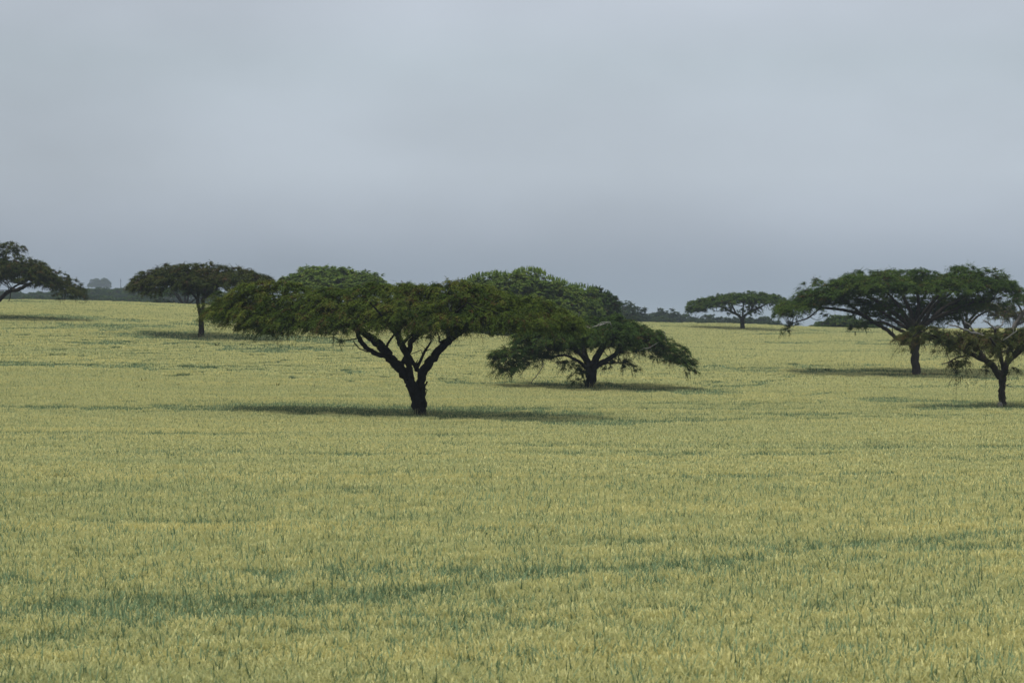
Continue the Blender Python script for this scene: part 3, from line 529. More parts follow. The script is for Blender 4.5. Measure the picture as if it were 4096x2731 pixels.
# --- upright single-stem tree on the left
tree('acacia_tree', 'umbrella-shaped acacia on one straight dark stem, left of the largest tree', 240, (803, 1347),
     limbs=[[(803, 1347, 0, 13), (804, 1310, 0, 11), (804, 1275, 0, 10.5), (803, 1245, 0, 11)],
            [(801, 1255, 0, 8), (795, 1227, 0, 7), (790, 1199, 0, 7), (794, 1162, .2, 6), (770, 1130, .6, 4), (720, 1105, 1, 2.5)],
            [(806, 1255, 0, 8), (813, 1223, 0, 7), (812, 1195, 0, 8), (836, 1176, -.2, 8), (858, 1155, -.3, 6), (900, 1130, -.5, 4), (960, 1110, -.5, 2.5)],
            [(790, 1195, 0, 5), (750, 1160, -2, 4), (680, 1140, -4, 3), (620, 1130, -4, 2)], [(812, 1195, 0, 5), (820, 1150, 3, 4), (830, 1110, 5, 2.5)], [(836, 1176, -.2, 5), (860, 1150, -4, 4), (880, 1120, -6, 2.5)],
            [(793, 1165, .2, 4), (700, 1140, 3, 3), (600, 1120, 3, 2)]],
     env=dict(top=[(526, 1130), (560, 1102), (603, 1074), (630, 1058), (690, 1049), (760, 1049), (842, 1046), (890, 1060), (935, 1060), (996, 1073), (1052, 1103), (1080, 1120)],
              bot=[(526, 1145), (560, 1166), (594, 1188), (617, 1178), (640, 1156), (680, 1142), (730, 1158), (795, 1182), (865, 1166), (935, 1148), (982, 1136), (1080, 1132)], depth=7.2, n=115, pad=(1.0, 1.9), dome=.5, hollow=.2, rough=.1, flat=.36),
     pads=[(680, 1115, 60, 16, -5, 1.8), (760, 1120, 60, 16, -5.5, 1.8), (840, 1125, 60, 16, -5, 1.8), (920, 1110, 60, 16, -4, 1.8), (660, 1135, 50, 14, 3, 1.6), (740, 1140, 60, 14, 4, 1.8), (900, 1145, 60, 14, 3, 1.8), (820, 1155, 50, 14, 3, 1.6), (830, 1170, 34, 12, -2, 1), (575, 1150, 40, 16, -1, 1.2), (600, 1170, 30, 15, -2, 1), (770, 1170, 50, 14, -3, 1.3), (720, 1150, 45, 14, -5, 1.3)],
     leafmat=L_BROWN, bark=BARK_B, seed=33, tint=.40, tvar=.14, fol=dict(dens=2.0, S=12, L=(.4, .95), K=11, leaf=(.15, .055), droop=.45, hang=.3, brown=.09))

# --- tree cut by the left edge
tree('acacia_tree', 'acacia cut off by the left edge of the photo, two-tiered sloping crown', 270, (-75, 1278),
     limbs=[[(-75, 1278, 0, 16), (-60, 1250, 0, 14), (-35, 1225, 0, 12)], [(-50, 1240, 0, 11), (-10, 1207, -.2, 9), (15, 1182, -.3, 8), (37, 1164, -.4, 8), (65, 1160, -.5, 8), (94, 1148, -.6, 7), (125, 1134, -.6, 5), (200, 1120, -.6, 3)],
            [(32, 1168, -.3, 5), (60, 1145, .5, 4), (90, 1132, 1, 3), (130, 1110, 3, 2)], [(-50, 1235, 0, 10), (-90, 1160, 1, 8), (-140, 1090, 1.5, 5)], [(-60, 1225, 0, 8), (-20, 1120, 2, 6), (10, 1050, 2.5, 4), (30, 1010, 2.5, 2.5)], [(-55, 1230, 0, 8), (-150, 1180, -2, 6), (-260, 1130, -3, 3)],
            [(42, 1166, -.5, 2.2), (41, 1190, -.7, 2), (34, 1205, -.8, 1.5)]],
     env=dict(top=[(-390, 1120), (-300, 1060), (-180, 1020), (-40, 1010), (94, 1020), (154, 1042), (210, 1080), (262, 1103), (304, 1127), (330, 1146)],
              bot=[(-390, 1150), (-300, 1130), (-150, 1130), (0, 1135), (60, 1125), (140, 1130), (187, 1150), (234, 1160), (262, 1190), (300, 1196), (330, 1190)], depth=7.5, n=140, pad=(1.0, 1.9), dome=.5, hollow=.15, rough=.12, flat=.36),
     pads=[(20, 1100, 60, 18, -5, 2), (90, 1085, 60, 18, -5, 2), (160, 1095, 60, 18, -4, 1.8), (60, 1060, 60, 16, -4, 1.8), (0, 1060, 70, 16, -5, 2), (200, 1120, 50, 16, -4, 1.6), (110, 1110, 50, 14, 3, 1.6), (20, 1115, 50, 14, 3, 1.6), (40, 1010, 50, 14, 1, 1.6), (-10, 995, 50, 14, 1, 1.6), (40, 985, 60, 16, 1.5, 1.8), (-30, 980, 60, 16, 1.5, 1.8), (75, 996, 34, 10, 1.5, 1), (275, 1165, 42, 24, -1, 1.4), (300, 1180, 26, 20, -1, .9), (225, 1135, 45, 18, -2, 1.4)],
     leafmat=L_BROWN, bark=BARK_B, seed=44, tint=.38, tvar=.14, fol=dict(dens=2.0, S=12, L=(.4, .95), K=11, leaf=(.16, .058), droop=.45, hang=.3, brown=.09))

# --- the big tree on the right
tree('acacia_tree', 'tall broad acacia with fan of many limbs and layered crown on the right side', 225, (3663, 1501),
     limbs=[[(3663, 1501, 0, 18), (3662, 1460, 0, 16.5), (3661, 1420, 0, 16), (3661, 1380, 0, 16.5), (3658, 1335, 0, 17), (3655, 1300, 0, 15)],
            [(3655, 1400, 0, 8), (3646, 1385, 0, 8), (3628, 1368, -.3, 8), (3585, 1351, -.8, 8), (3547, 1319, -1.3, 7.5), (3500, 1292, -1.6, 7), (3457, 1264, -1.8, 7), (3411, 1248, -1.8, 6.5), (3351, 1237, -1.6, 5.5), (3287, 1231, -1.2, 5), (3236, 1224, -.8, 4), (3170, 1215, -.4, 2.5)],
            [(3300, 1232, -1.3, 3), (3276, 1238, -1.5, 3), (3253, 1256, -1.7, 3), (3232, 1272, -1.8, 3), (3207, 1281, -1.9, 2.5), (3165, 1296, -2, 2.2), (3148, 1312, -2, 1.6), (3138, 1330, -2, 1.2)],
            [(3654, 1345, -.1, 8), (3615, 1328, -.8, 7), (3576, 1309, -1.4, 6), (3538, 1291, -1.8, 5), (3517, 1287, -2, 3.5), (3470, 1292, -2.3, 2.5)], [(3655, 1320, 0, 9), (3600, 1270, .4, 9), (3560, 1240, .6, 8), (3521, 1213, .8, 7), (3457, 1176, 1, 5), (3400, 1150, 1, 3)],
            [(3655, 1310, 0, 9), (3644, 1255, .2, 8), (3627, 1213, .2, 7), (3606, 1168, .2, 5), (3580, 1120, .2, 3)], [(3657, 1310, 0, 9), (3670, 1262, .4, 7), (3674, 1213, .7, 6), (3670, 1158, 1, 5), (3690, 1110, 1, 3)],
            [(3660, 1315, 0, 10), (3691, 1290, 0, 9), (3725, 1234, -.1, 7), (3755, 1204, -.2, 6), (3797, 1177, -.3, 5), (3840, 1130, -.3, 3)], [(3660, 1325, .1, 10), (3710, 1290, .5, 9), (3776, 1232, .8, 8), (3827, 1204, 1, 7), (3883, 1168, 1.2, 5), (3950, 1140, 1.2, 3)],
            [(3660, 1330, -.2, 8), (3730, 1280, -1, 7), (3810, 1240, -1.6, 6), (3890, 1212, -2, 5), (3960, 1205, -2.2, 3)], [(3655, 1325, .3, 8), (3590, 1290, 3, 7), (3500, 1230, 6, 5), (3400, 1190, 7, 3)], [(3655, 1310, .3, 8), (3680, 1220, 5, 6), (3720, 1150, 8, 4)],
            [(3650, 1310, -.3, 8), (3600, 1230, -4, 6), (3540, 1160, -7, 3.5)], [(3660, 1305, -.3, 8), (3720, 1220, -5, 6), (3790, 1150, -8, 3.5)], [(3457, 1264, -1.8, 5), (3400, 1220, -2.5, 4.5), (3350, 1185, -2.5, 3.5), (3290, 1170, -2.5, 2.5)],
            [(3585, 1351, -.8, 2.5), (3572, 1335, -1, 2.2), (3568, 1310, -1.1, 1.6), (3562, 1285, -1.2, 1.2)], [(3700, 1285, .6, 6), (3780, 1262, 3, 5), (3860, 1240, 5, 3)]],
     env=dict(top=[(3110, 1222), (3135, 1200), (3181, 1170), (3253, 1144), (3296, 1108), (3330, 1090), (3394, 1087), (3457, 1072), (3555, 1066), (3598, 1080), (3650, 1068), (3712, 1051), (3755, 1057), (3819, 1056), (3883, 1070), (3946, 1066), (3990, 1083), (4065, 1113), (4082, 1150)],
              bot=[(3110, 1250), (3150, 1262), (3200, 1245), (3270, 1222), (3340, 1205), (3400, 1190), (3479, 1172), (3606, 1175), (3734, 1175), (3819, 1168), (3900, 1165), (3980, 1180), (4082, 1200)], depth=9.5, n=120, pad=(1.1, 2.5), dome=.6, hollow=.15, flat=.26, bias=1.7, gap=.66, rough=.3),
     pads=[(3330, 1175, 80, 18, -5, 2), (3420, 1165, 80, 18, -6.5, 2), (3250, 1175, 70, 18, -3.5, 1.8), (3480, 1150, 90, 18, -8, 2.2), (3580, 1150, 90, 18, -9, 2.2), (3700, 1150, 90, 18, -9, 2.2), (3820, 1160, 80, 18, -8, 2), (3380, 1205, 50, 12, -4.5, 1.4), (3300, 1210, 50, 14, -2.5, 1.4), (3650, 1200, 60, 12, 3, 1.8), (3560, 1190, 70, 12, 2, 1.8), (3730, 1195, 60, 12, 3, 1.8), (3480, 1200, 60, 12, 4, 1.6), (3620, 1245, 60, 12, 6, 1.6), (3690, 1235, 60, 12, 5, 1.6), (3830, 1275, 60, 18, 2, 1.6), (3870, 1225, 60, 16, -1, 1.6), (3930, 1205, 60, 18, -2, 1.6), (3870, 1195, 70, 16, 5, 2), (3920, 1225, 70, 16, 4, 1.8), (3800, 1190, 70, 16, 8, 2), (3860, 1215, 70, 16, 8, 2), (3500, 1265, 60, 14, 8, 1.8), (3450, 1250, 50, 14, 6, 1.6), (3720, 1285, 50, 12, 6, 1.5), (3660, 1270, 50, 12, 8, 1.6), (3540, 1235, 70, 14, -5, 1.8), (3460, 1215, 60, 14, -4, 1.6), (3150, 1225, 50, 20, -1, 1.6), (3120, 1250, 24, 22, -1, 1), (3165, 1262, 34, 16, -1.5, 1), (3170, 1300, 42, 15, -2, 1), (3146, 1318, 22, 9, -2, .6), (3300, 1262, 24, 12, -1.5, .8), (3260, 1205, 60, 18, -2, 1.5), (3380, 1190, 60, 18, -3, 1.5),
           (3980, 1190, 80, 28, -2.5, 2.2), (4040, 1220, 40, 28, -2.5, 1.4), (3900, 1175, 50, 18, -3, 1.5), (3440, 1300, 45, 14, -2, 1.3), (3500, 1290, 36, 14, -2, 1), (3415, 1318, 22, 10, -2, .7), (3790, 1270, 60, 20, 4, 1.8), (3850, 1250, 50, 16, 5, 1.5), (3560, 1215, 60, 14, 5, 1.8), (3820, 1215, 60, 14, 4, 1.8), (3480, 1235, 70, 16, 7, 2), (3560, 1255, 70, 16, 8, 2), (3640, 1235, 70, 16, 8, 2), (3700, 1260, 70, 16, 8, 2), (3600, 1215, 80, 16, 6, 2), (3740, 1225, 70, 16, 7, 2), (3520, 1225, 70, 16, 9, 2), (3440, 1215, 60, 16, 7, 1.8), (3780, 1245, 70, 18, 7, 2), (3620, 1275, 50, 12, 8, 1.6), (3550, 1285, 40, 12, 6, 1.4), (3790, 1210, 70, 16, 6, 2)],
     leafmat=L_DARK, bark=BARK_B, seed=55, tint=.50, tvar=.13, fol=dict(dens=2.1, S=13, L=(.4, .95), K=11, leaf=(.145, .05), droop=.42, hang=.35, brown=.05))

# --- front tree at the right edge
tree('acacia_tree', 'smaller brownish acacia with bare silver twigs on top, in front at the right edge', 155, (4010, 1629),
     limbs=[[(4010, 1629, 0, 16), (4008, 1590, 0, 14), (4006, 1550, 0, 13), (4010, 1510, 0, 15), (4015, 1480, 0, 15)],
            [(4008, 1520, -.1, 14), (3993, 1500, -.1, 14), (3968, 1462, -.2, 13), (3930, 1438, -.4, 11), (3891, 1420, -.6, 9), (3853, 1400, -.8, 7), (3800, 1370, -1, 5), (3740, 1345, -1, 4), (3680, 1325, -1, 3)],
            [(3950, 1450, 0, 10), (3921, 1412, .2, 9), (3895, 1387, .4, 7), (3870, 1365, .6, 5), (3820, 1335, 1, 3)], [(4015, 1500, 0, 13), (4022, 1470, 0, 12), (4032, 1447, 0, 11), (4060, 1424, -.2, 9), (4100, 1390, -.4, 8), (4160, 1350, -.5, 5), (4240, 1320, -.5, 3)],
            [(4014, 1475, .2, 9), (4004, 1428, .3, 8), (3998, 1391, .3, 7), (3985, 1362, .2, 6), (3981, 1318, 0, 5), (3984, 1310, 0, 4)], [(4020, 1460, 0, 8), (4040, 1400, 2.5, 6), (4060, 1340, 3.5, 4)], [(4012, 1465, 0, 8), (3990, 1400, -2.5, 6), (3960, 1350, -4, 3.5)],
            [(4045, 1430, 0, 8), (4090, 1370, -3, 5), (4130, 1330, -4, 3)], [(3891, 1420, -.6, 4), (3860, 1424, -1.2, 3.5), (3825, 1432, -1.5, 3), (3790, 1450, -1.6, 2.4), (3766, 1455, -1.6, 1.6)]],
     dead=[[(3982, 1316, 0, 5), (3970, 1304, -.1, 4), (3955, 1293, -.2, 3.5), (3940, 1284, -.3, 2.5), (3932, 1279, -.3, 1.6)], [(3982, 1316, 0, 4), (3998, 1308, -.2, 3), (4010, 1300, -.3, 2.5), (4013, 1282, -.3, 1.6)],
           [(3932, 1342, -.2, 4.5), (3905, 1333, -.8, 4), (3883, 1328, -1.2, 4), (3850, 1313, -1.6, 3.5), (3822, 1304, -1.8, 3), (3793, 1297, -2, 1.8)], [(3900, 1332, -.8, 3.5), (3888, 1312, -1, 3), (3874, 1296, -1.1, 2.4), (3858, 1287, -1.2, 1.6)],
           [(4015, 1360, -3.5, 3), (4040, 1345, -4.2, 2.5), (4070, 1318, -4.5, 1.8)], [(4020, 1540, -.3, 2.5), (4030, 1538, -.5, 2), (4042, 1536, -.6, 1.4)]],
     pads=[(3660, 1335, 60, 20, .3, 1.3), (3720, 1350, 55, 18, .5, 1.2), (3790, 1350, 60, 20, .8, 1.3), (3850, 1375, 55, 20, .8, 1.3), (3905, 1355, 55, 20, -2, 1.3), (3985, 1345, 55, 20, 0, 1.4), (4040, 1375, 50, 20, 1, 1.3), (3930, 1380, 45, 20, .6, 1.1), (4090, 1355, 55, 20, -2, 1.4), (3690, 1322, 70, 22, -1, 1.3), (3640, 1345, 50, 24, -1, 1.1), (3620, 1375, 34, 22, -1.2, .8), (3670, 1365, 30, 20, -1.5, .7), (3745, 1340, 60, 24, -1.2, 1.3), (3780, 1375, 60, 24, -1.4, 1.2), (3820, 1345, 60, 22, -.6, 1.4), (3870, 1365, 60, 24, -.5, 1.3), (3840, 1400, 40, 22, -1.3, .9),
           (3900, 1330, 55, 18, 2, 1.4), (3955, 1325, 50, 16, 3, 1.4), (3960, 1360, 55, 24, -2, 1.3), (3950, 1395, 35, 26, -3, .9), (4010, 1355, 55, 26, -3, 1.3), (4060, 1335, 55, 24, -1, 1.4), (4020, 1400, 45, 24, -3, 1), (4085, 1380, 45, 22, -3, 1), (4110, 1330, 60, 24, 1, 1.5), (4170, 1325, 70, 24, 0, 1.6), (4250, 1330, 70, 26, 0, 1.6), (4330, 1355, 60, 26, 0, 1.4), (4180, 1370, 60, 22, -3, 1.4),
           (4060, 1340, 60, 22, 4, 1.6), (3880, 1345, 60, 20, 4, 1.5), (4150, 1330, 60, 22, 4.5, 1.6), (3835, 1445, 50, 14, -1.6, .9), (3850, 1465, 34, 22, -1.6, .7), (3825, 1490, 22, 22, -1.6, .5), (3975, 1440, 30, 18, -.8, .6), (4050, 1470, 24, 10, -.8, .5), (3940, 1470, 20, 10, -.5, .4)],
     leafmat=L_BROWN, bark=BARK_B, seed=66, tint=.55, tvar=.16, fol=dict(dens=3.6, S=13, L=(.35, .85), K=13, leaf=(.115, .036), droop=.75, hang=.75, brown=.10))
_e = bpy.data.objects[[o.name for o in bpy.data.objects if o.get('label', '').startswith('smaller brownish')][0]]
mb = MB(); tube(mb, smooth_path(np.array([[-.33, -.42, .25, .22], [-.3, -.40, .7, .20], [-.27, -.36, 1.05, .13]]), .15), 8, rough=.2, rng=np.random.default_rng(3)); mb.build('bark_scar', [PALE], _e)

# --- small umbrella tree on the ridge
tree('acacia_tree', 'small green umbrella acacia alone on the ridge line, left of the tall broad one', 385, (2970, 1300),
     limbs=[[(2970, 1304, 0, 9), (2970, 1285, 0, 8), (2968, 1272, 0, 8)], [(2968, 1278, 0, 6), (2955, 1262, -.3, 5.5), (2922, 1245, -.6, 4.5), (2891, 1230, -.8, 3.5), (2858, 1217, -1, 2.5), (2820, 1205, -1, 1.6)], [(2971, 1280, 0, 6), (2980, 1262, 0, 5), (3005, 1247, .2, 4.5), (3039, 1230, .3, 3.5), (3065, 1216, .4, 2.5), (3100, 1200, .4, 1.6)],
            [(2970, 1275, .1, 4), (2972, 1240, 1, 3), (2975, 1205, 1.5, 2)], [(2990, 1256, .3, 3.5), (3010, 1230, -2, 3), (3020, 1200, -3, 2)], [(2945, 1256, 0, 3.5), (2930, 1225, 3, 3), (2915, 1195, 4, 2)]],
     env=dict(top=[(2757, 1232), (2768, 1202), (2802, 1189), (2853, 1185), (2884, 1173), (2930, 1168), (2981, 1163), (3032, 1166), (3093, 1169), (3121, 1185), (3144, 1200)],
              bot=[(2757, 1248), (2780, 1256), (2815, 1250), (2853, 1238), (2880, 1222), (2920, 1216), (3000, 1222), (3070, 1220), (3108, 1218), (3144, 1208)], depth=7.5, n=125, pad=(.9, 1.7), dome=.45, hollow=.3, flat=.36),
     pads=[(2925, 1232, 35, 12, -3, 1.3), (2910, 1246, 16, 9, -3, .8), (2985, 1240, 35, 16, -2, 1.3), (3010, 1250, 20, 10, -2, .9), (2990, 1262, 20, 8, -.5, .7), (3010, 1235, 40, 14, 2, 1.6)],
     leafmat=L_DARK, bark=BARK_B, seed=77, tint=.56, tvar=.12, fol=dict(dens=2.0, S=11, L=(.4, .85), K=8, leaf=(.20, .09), droop=.4, hang=.18, brown=.04, stems=False))

# --- green dome crown behind the front tree
tree('acacia_tree', 'smooth green dome-shaped acacia crown showing behind the left half of the largest tree', 330, (1340, 1262),
     limbs=[[(1340, 1262, 0, 12), (1338, 1235, 0, 11), (1335, 1205, 0, 10)], [(1336, 1220, 0, 8), (1280, 1170, 0, 6), (1210, 1130, 0, 3)], [(1337, 1220, 0, 8), (1400, 1170, 0, 6), (1470, 1130, 0, 3)], [(1336, 1215, 0, 7), (1330, 1150, 3, 5), (1320, 1100, 4, 3)], [(1336, 1215, 0, 7), (1350, 1150, -4, 5), (1360, 1110, -6, 3)]],
     env=dict(top=[(1110, 1140), (1135, 1112), (1182, 1081), (1236, 1063), (1319, 1060), (1402, 1073), (1485, 1089), (1530, 1122), (1560, 1150)], bot=[(1110, 1155), (1180, 1170), (1300, 1175), (1450, 1175), (1560, 1165)], depth=8.5, n=175, pad=(1.0, 1.9), dome=.7, hollow=.45, flat=.42, gap=.6),
     leafmat=L_VINE, bark=BARK_B, seed=88, tint=.52, tvar=.10, fol=dict(dens=2.4, S=11, L=(.35, .75), K=8, leaf=(.2, .09), droop=.35, hang=.15, brown=.03, stems=False))

# --- the vine-covered clump behind the front tree's right half
def mound(name, label, d, cx, hw, top, bot_row, depth, seed, n, tint, leafmat=L_VINE, cat='tree', group=None, pad=(1.0, 2.0), spikes=0, fol=None):
    env = dict(top=top, bot=[(top[0][0], bot_row), (top[-1][0], bot_row)], depth=depth, n=n, pad=pad, dome=.95, dpow=1.5, hollow=.0, flat=.5, gap=.36, bias=3.2, back=.6, cx=cx)
    def shoots(mb, r0):                                    # leafy shoots standing up out of the mass
        rg = np.random.default_rng(seed + 1)
        for k in range(spikes):
            px = top[0][0] + (top[-1][0] - top[0][0]) * rg.uniform(.04, .9); py = np.interp(px, [t[0] for t in top], [t[1] for t in top]); c = P(px, py + 9, d + rg.uniform(-2, 2)) - r0; tn = float(np.clip(tint + rg.normal(0, .1), .05, .8))
            for q in range(9):
                h = rg.uniform(.25, .85); a = rg.uniform(0, 6.28); s = np.array([math.cos(a), math.sin(a), 0]) * rg.uniform(.05, .1); b0 = c + rg.normal(0, .3, 3) * np.array([1, 1, .3]); mid = b0 + np.array([rg.normal(0, .07), rg.normal(0, .07), h * .55]); tip = b0 + np.array([rg.normal(0, .14), rg.normal(0, .14), h])
                mb.quads(np.array([[b0 - s * .6, b0 + s * .6, mid + s, mid - s], [mid - s, mid + s, tip + s * .3, tip - s * .3]]), 0, tn)
    return tree(name, label, d, (cx, bot_row), limbs=[[(cx, bot_row + 4, 0, 10), (cx + 3, bot_row - 20, 0, 9), (cx - 2, (bot_row + min(t[1] for t in top)) / 2, 0, 7)],
                                                   [(cx, bot_row - 15, 0, 6), (cx - hw * .3, bot_row - 50, 1, 4), (cx - hw * .5, bot_row - 80, 1, 2)], [(cx, bot_row - 15, 0, 6), (cx + hw * .3, bot_row - 45, -1, 4), (cx + hw * .5, bot_row - 70, -1, 2)]],
             env=env, leafmat=leafmat, bark=BARK_B, seed=seed, tint=tint, tvar=.11, cat=cat, group=group, feed=False, fol=fol or dict(dens=3.0, S=11, L=(.35, .7), K=8, leaf=(.22, .11), droop=.35, hang=.12, brown=.03, stems=False, lift=.4), extra=shoots)
mound('vine_covered_tree', 'highest vine-smothered green tree mound behind right half of the largest tree', 305, 2090, 230,
      [(1850, 1135), (1880, 1110), (1900, 1102), (1989, 1090), (2039, 1094), (2080, 1080), (2105, 1072), (2163, 1084), (2205, 1110), (2275, 1133), (2313, 1150), (2340, 1200)], 1345, 9, 91, 330, .54, spikes=70)
mound('vine_covered_tree', 'rounded vine-smothered tree lower down the right shoulder of the green mound', 315, 2320, 80, [(2240, 1190), (2262, 1150), (2290, 1142), (2340, 1141), (2385, 1160), (2392, 1200), (2400, 1250)], 1340, 5, 92, 120, .46, spikes=22)
mound('vine_covered_tree', 'dark leafy tree at the right end of the green mound above the spreading acacia', 330, 2410, 60, [(2352, 1200), (2362, 1158), (2385, 1146), (2405, 1166), (2436, 1172), (2456, 1195), (2470, 1240)], 1330, 4.5, 93, 90, .30, leafmat=L_DARK, spikes=14)

# --- trees behind the big one on the right
tree('acacia_tree', 'low flat green acacia on the ridge, half hidden behind tall broad one', 420, (3400, 1330),
     limbs=[[(3400, 1334, 0, 8), (3400, 1310, 0, 7), (3398, 1295, 0, 6)], [(3398, 1300, 0, 5), (3340, 1285, 0, 4), (3280, 1290, 0, 2)], [(3399, 1300, 0, 5), (3450, 1285, 0, 4), (3500, 1290, 0, 2)]],
     env=dict(top=[(3236, 1308), (3270, 1292), (3300, 1275), (3315, 1260), (3351, 1252), (3411, 1260), (3470, 1270), (3520, 1290)], bot=[(3236, 1318), (3300, 1326), (3400, 1332), (3520, 1334)], depth=7, n=80, pad=(1.0, 1.9), dome=.5, hollow=.1, flat=.34, gap=.6),
     leafmat=L_DARK, bark=BARK_B, seed=101, tint=.46, fol=dict(dens=1.3, S=10, L=(.4, .85), K=7, leaf=(.26, .12), droop=.35, hang=.3, brown=.03, stems=False))
tree('acacia_tree', 'thin brownish acacia with two slanting stems seen beneath right side of tall broad crown', 300, (3855, 1385),
     limbs=[[(3855, 1390, 0, 8), (3858, 1350, 0, 8), (3862, 1310, 0, 7)], [(3860, 1318, 0, 5), (3878, 1283, 0, 5), (3904, 1253, -.2, 4.5), (3928, 1236, -.4, 4), (3970, 1215, -.5, 2.5)], [(3864, 1322, 0, 5), (3890, 1286, 1, 5), (3915, 1262, 1, 4), (3960, 1240, 1, 3), (4000, 1225, 1, 2)],
            [(3862, 1310, 0, 5), (3840, 1260, .5, 4), (3800, 1220, 1, 3)], [(3862, 1310, .2, 5), (3870, 1250, 4, 4), (3890, 1210, 6, 2.5)]],
     env=dict(top=[(3720, 1225), (3780, 1200), (3850, 1185), (3940, 1185), (4010, 1200), (4060, 1225), (4085, 1250)], bot=[(3720, 1240), (3800, 1250), (3850, 1240), (3920, 1245), (3960, 1275), (4040, 1292), (4085, 1280)], depth=7, n=62, pad=(.9, 1.7), dome=.4, hollow=.3, flat=.36),
     leafmat=L_BROWN, bark=BARK_B, seed=102, tint=.62, tvar=.12, fol=dict(dens=1.1, S=10, L=(.4, .9), K=8, leaf=(.2, .08), droop=.5, hang=.6, brown=.35))
tree('acacia_tree', 'leaning pale-trunked acacia cut off by the right edge behind brownish one', 290, (4040, 1400),
     limbs=[[(4040, 1400, 0, 11), (4045, 1350, 0, 10), (4057, 1308, 0, 9), (4078, 1272, 0, 8), (4097, 1243, 0, 7), (4130, 1205, 0, 5)], [(4090, 1253, 0, 4), (4080, 1230, -.5, 3.5), (4068, 1212, -.8, 3), (4060, 1190, -1, 2)], [(4110, 1228, 0, 5), (4180, 1190, 0, 4), (4260, 1170, 0, 2)], [(4057, 1305, 0, 5), (4150, 1260, 2, 4), (4250, 1220, 3, 2)]],
     env=dict(top=[(4040, 1190), (4070, 1165), (4120, 1140), (4200, 1125), (4320, 1130), (4400, 1160)], bot=[(4040, 1205), (4090, 1225), (4200, 1215), (4400, 1190)], depth=7, n=46, pad=(1.0, 1.8), dome=.4, hollow=.3, flat=.36),
     leafmat=L_DARK, bark=bark_mat('bark_pale', (.05, .045, .04), (.12, .11, .10)), seed=103, tint=.36, fol=dict(dens=1.3, S=11, L=(.4, .9), K=8, leaf=(.2, .09), droop=.45, hang=.4, brown=.08))

# --- far rows of trees and bushes beyond the ridge, each its own
def far_tree(px, top_row, w_px, h_m, d, seed, name, label, cat, group, flat=True, leafmat=None, tint=.35):
    rg = np.random.default_rng(seed); m = d / FPX; w = P(px, top_row, d); gz = float(ground(w[0], w[1])); H = w[2] - gz
    br = top_row + H / m                                     # photo row of the foot, behind the ridge
    hw = w_px / 2
    if flat:
        th = min(h_m * .62, H * .62) / m
        top = [(px - hw, top_row + th * .55), (px - hw * .7, top_row + th * .18), (px - hw * .2, top_row + rg.uniform(0, 2)), (px + hw * .4, top_row + rg.uniform(0, 3)), (px + hw * .8, top_row + th * .3), (px + hw, top_row + th * .6)]
        bot = [(px - hw, top_row + th * .9), (px, top_row + th), (px + hw, top_row + th * .9)]
        n = 46; pad = (w_px * m * .10, w_px * m * .17); kw = dict(dome=.4, hollow=.2, flat=.36)
    else:
        top = [(px - hw, top_row + 24), (px - hw * .7, top_row + rg.uniform(6, 12)), (px - hw * .25, top_row + rg.uniform(0, 3)), (px + hw * .3, top_row + rg.uniform(0, 6)), (px + hw * .75, top_row + rg.uniform(7, 14)), (px + hw, top_row + 26)]
        bot = [(px - hw, br - .5 / m), (px + hw, br - .5 / m)]
        n = 52; pad = (w_px * m * .12, w_px * m * .2); kw = dict(dome=.5, hollow=.0, flat=.6)
    k = 1.0 / m / 8 * 1.2
    limbs = [[(px, br, 0, .32 / m), (px + rg.normal(0, 2), br - H * .3 / m, 0, .28 / m), (px + rg.normal(0, 3), br - H * .5 / m, 0, .22 / m)]]
    for s in (-1, -.4, .5, 1): limbs.append([(px, br - H * .35 / m, 0, .2 / m), (px + s * hw * .3, br - H * .6 / m, rg.normal(0, 1), .14 / m), (px + s * hw * .55, br - H * .8 / m, rg.normal(0, 2), .07 / m)])
    return tree(name, label, d, (px, br), limbs, env=dict(top=top, bot=bot, depth=w_px * m * .42, n=n, pad=pad, gap=.6, bias=1.1, **kw), leafmat=leafmat or L_DARK, bark=BARK_B, seed=seed, tint=tint, tvar=.12, cat=cat, group=group, feed=False,
                fol=dict(dens=1.1 if d > 700 else 2.2, S=8, L=(.6, 1.3), K=6, leaf=(.5, .28) if d > 700 else (.34, .18), droop=.35, hang=.3, brown=.05, stems=False), at=None)
GL = 'dark flat-topped trees in the far row beyond the left side of the field'
LL = 'hazy dark flat-topped tree in the far row beyond the left field edge'
rgl = np.random.default_rng(500)
for k, (px, tr, w) in enumerate([(-60, 1165, 150), (30, 1158, 150), (110, 1168, 140), (190, 1160, 150), (255, 1158, 130), (330, 1150, 130), (390, 1147, 140), (455, 1146, 120), (500, 1143, 110), (545, 1152, 120), (600, 1150, 130), (650, 1148, 120), (705, 1150, 120), (755, 1147, 120), (800, 1152, 120), (855, 1160, 140), (925, 1165, 150), (1000, 1165, 150)]):
    far_tree(px, tr, w, 9, 1000 + 60 * (k % 3), 600 + k, 'distant_tree', LL, 'tree', GL, tint=.34)
for k, (px, tr, w) in enumerate([(0, 1185, 150), (130, 1182, 150), (260, 1180, 150), (400, 1178, 150), (530, 1180, 150), (880, 1195, 160), (1010, 1200, 160)]):
    far_tree(px, tr, w, 9, 800 + 30 * (k % 2), 640 + k, 'distant_tree', LL, 'tree', GL, tint=.30)
for k in range(17):
    far_tree(-40 + 52 * k + rgl.uniform(-12, 12), 1176 + rgl.uniform(-4, 8) + (6 if k > 9 else 0), 110, 6, 900, 680 + k, 'distant_bush', 'low hazy bush filling the foot of the far row beyond the left field edge', 'bush', 'low bushes under the far left row', flat=False, leafmat=L_BUSH, tint=.3)
far_tree(700, 1168, 130, 7, 900, 791, 'distant_bush', 'low hazy bush filling the foot of the far row beyond the left field edge', 'bush', 'low bushes under the far left row', flat=False, leafmat=L_BUSH, tint=.3)
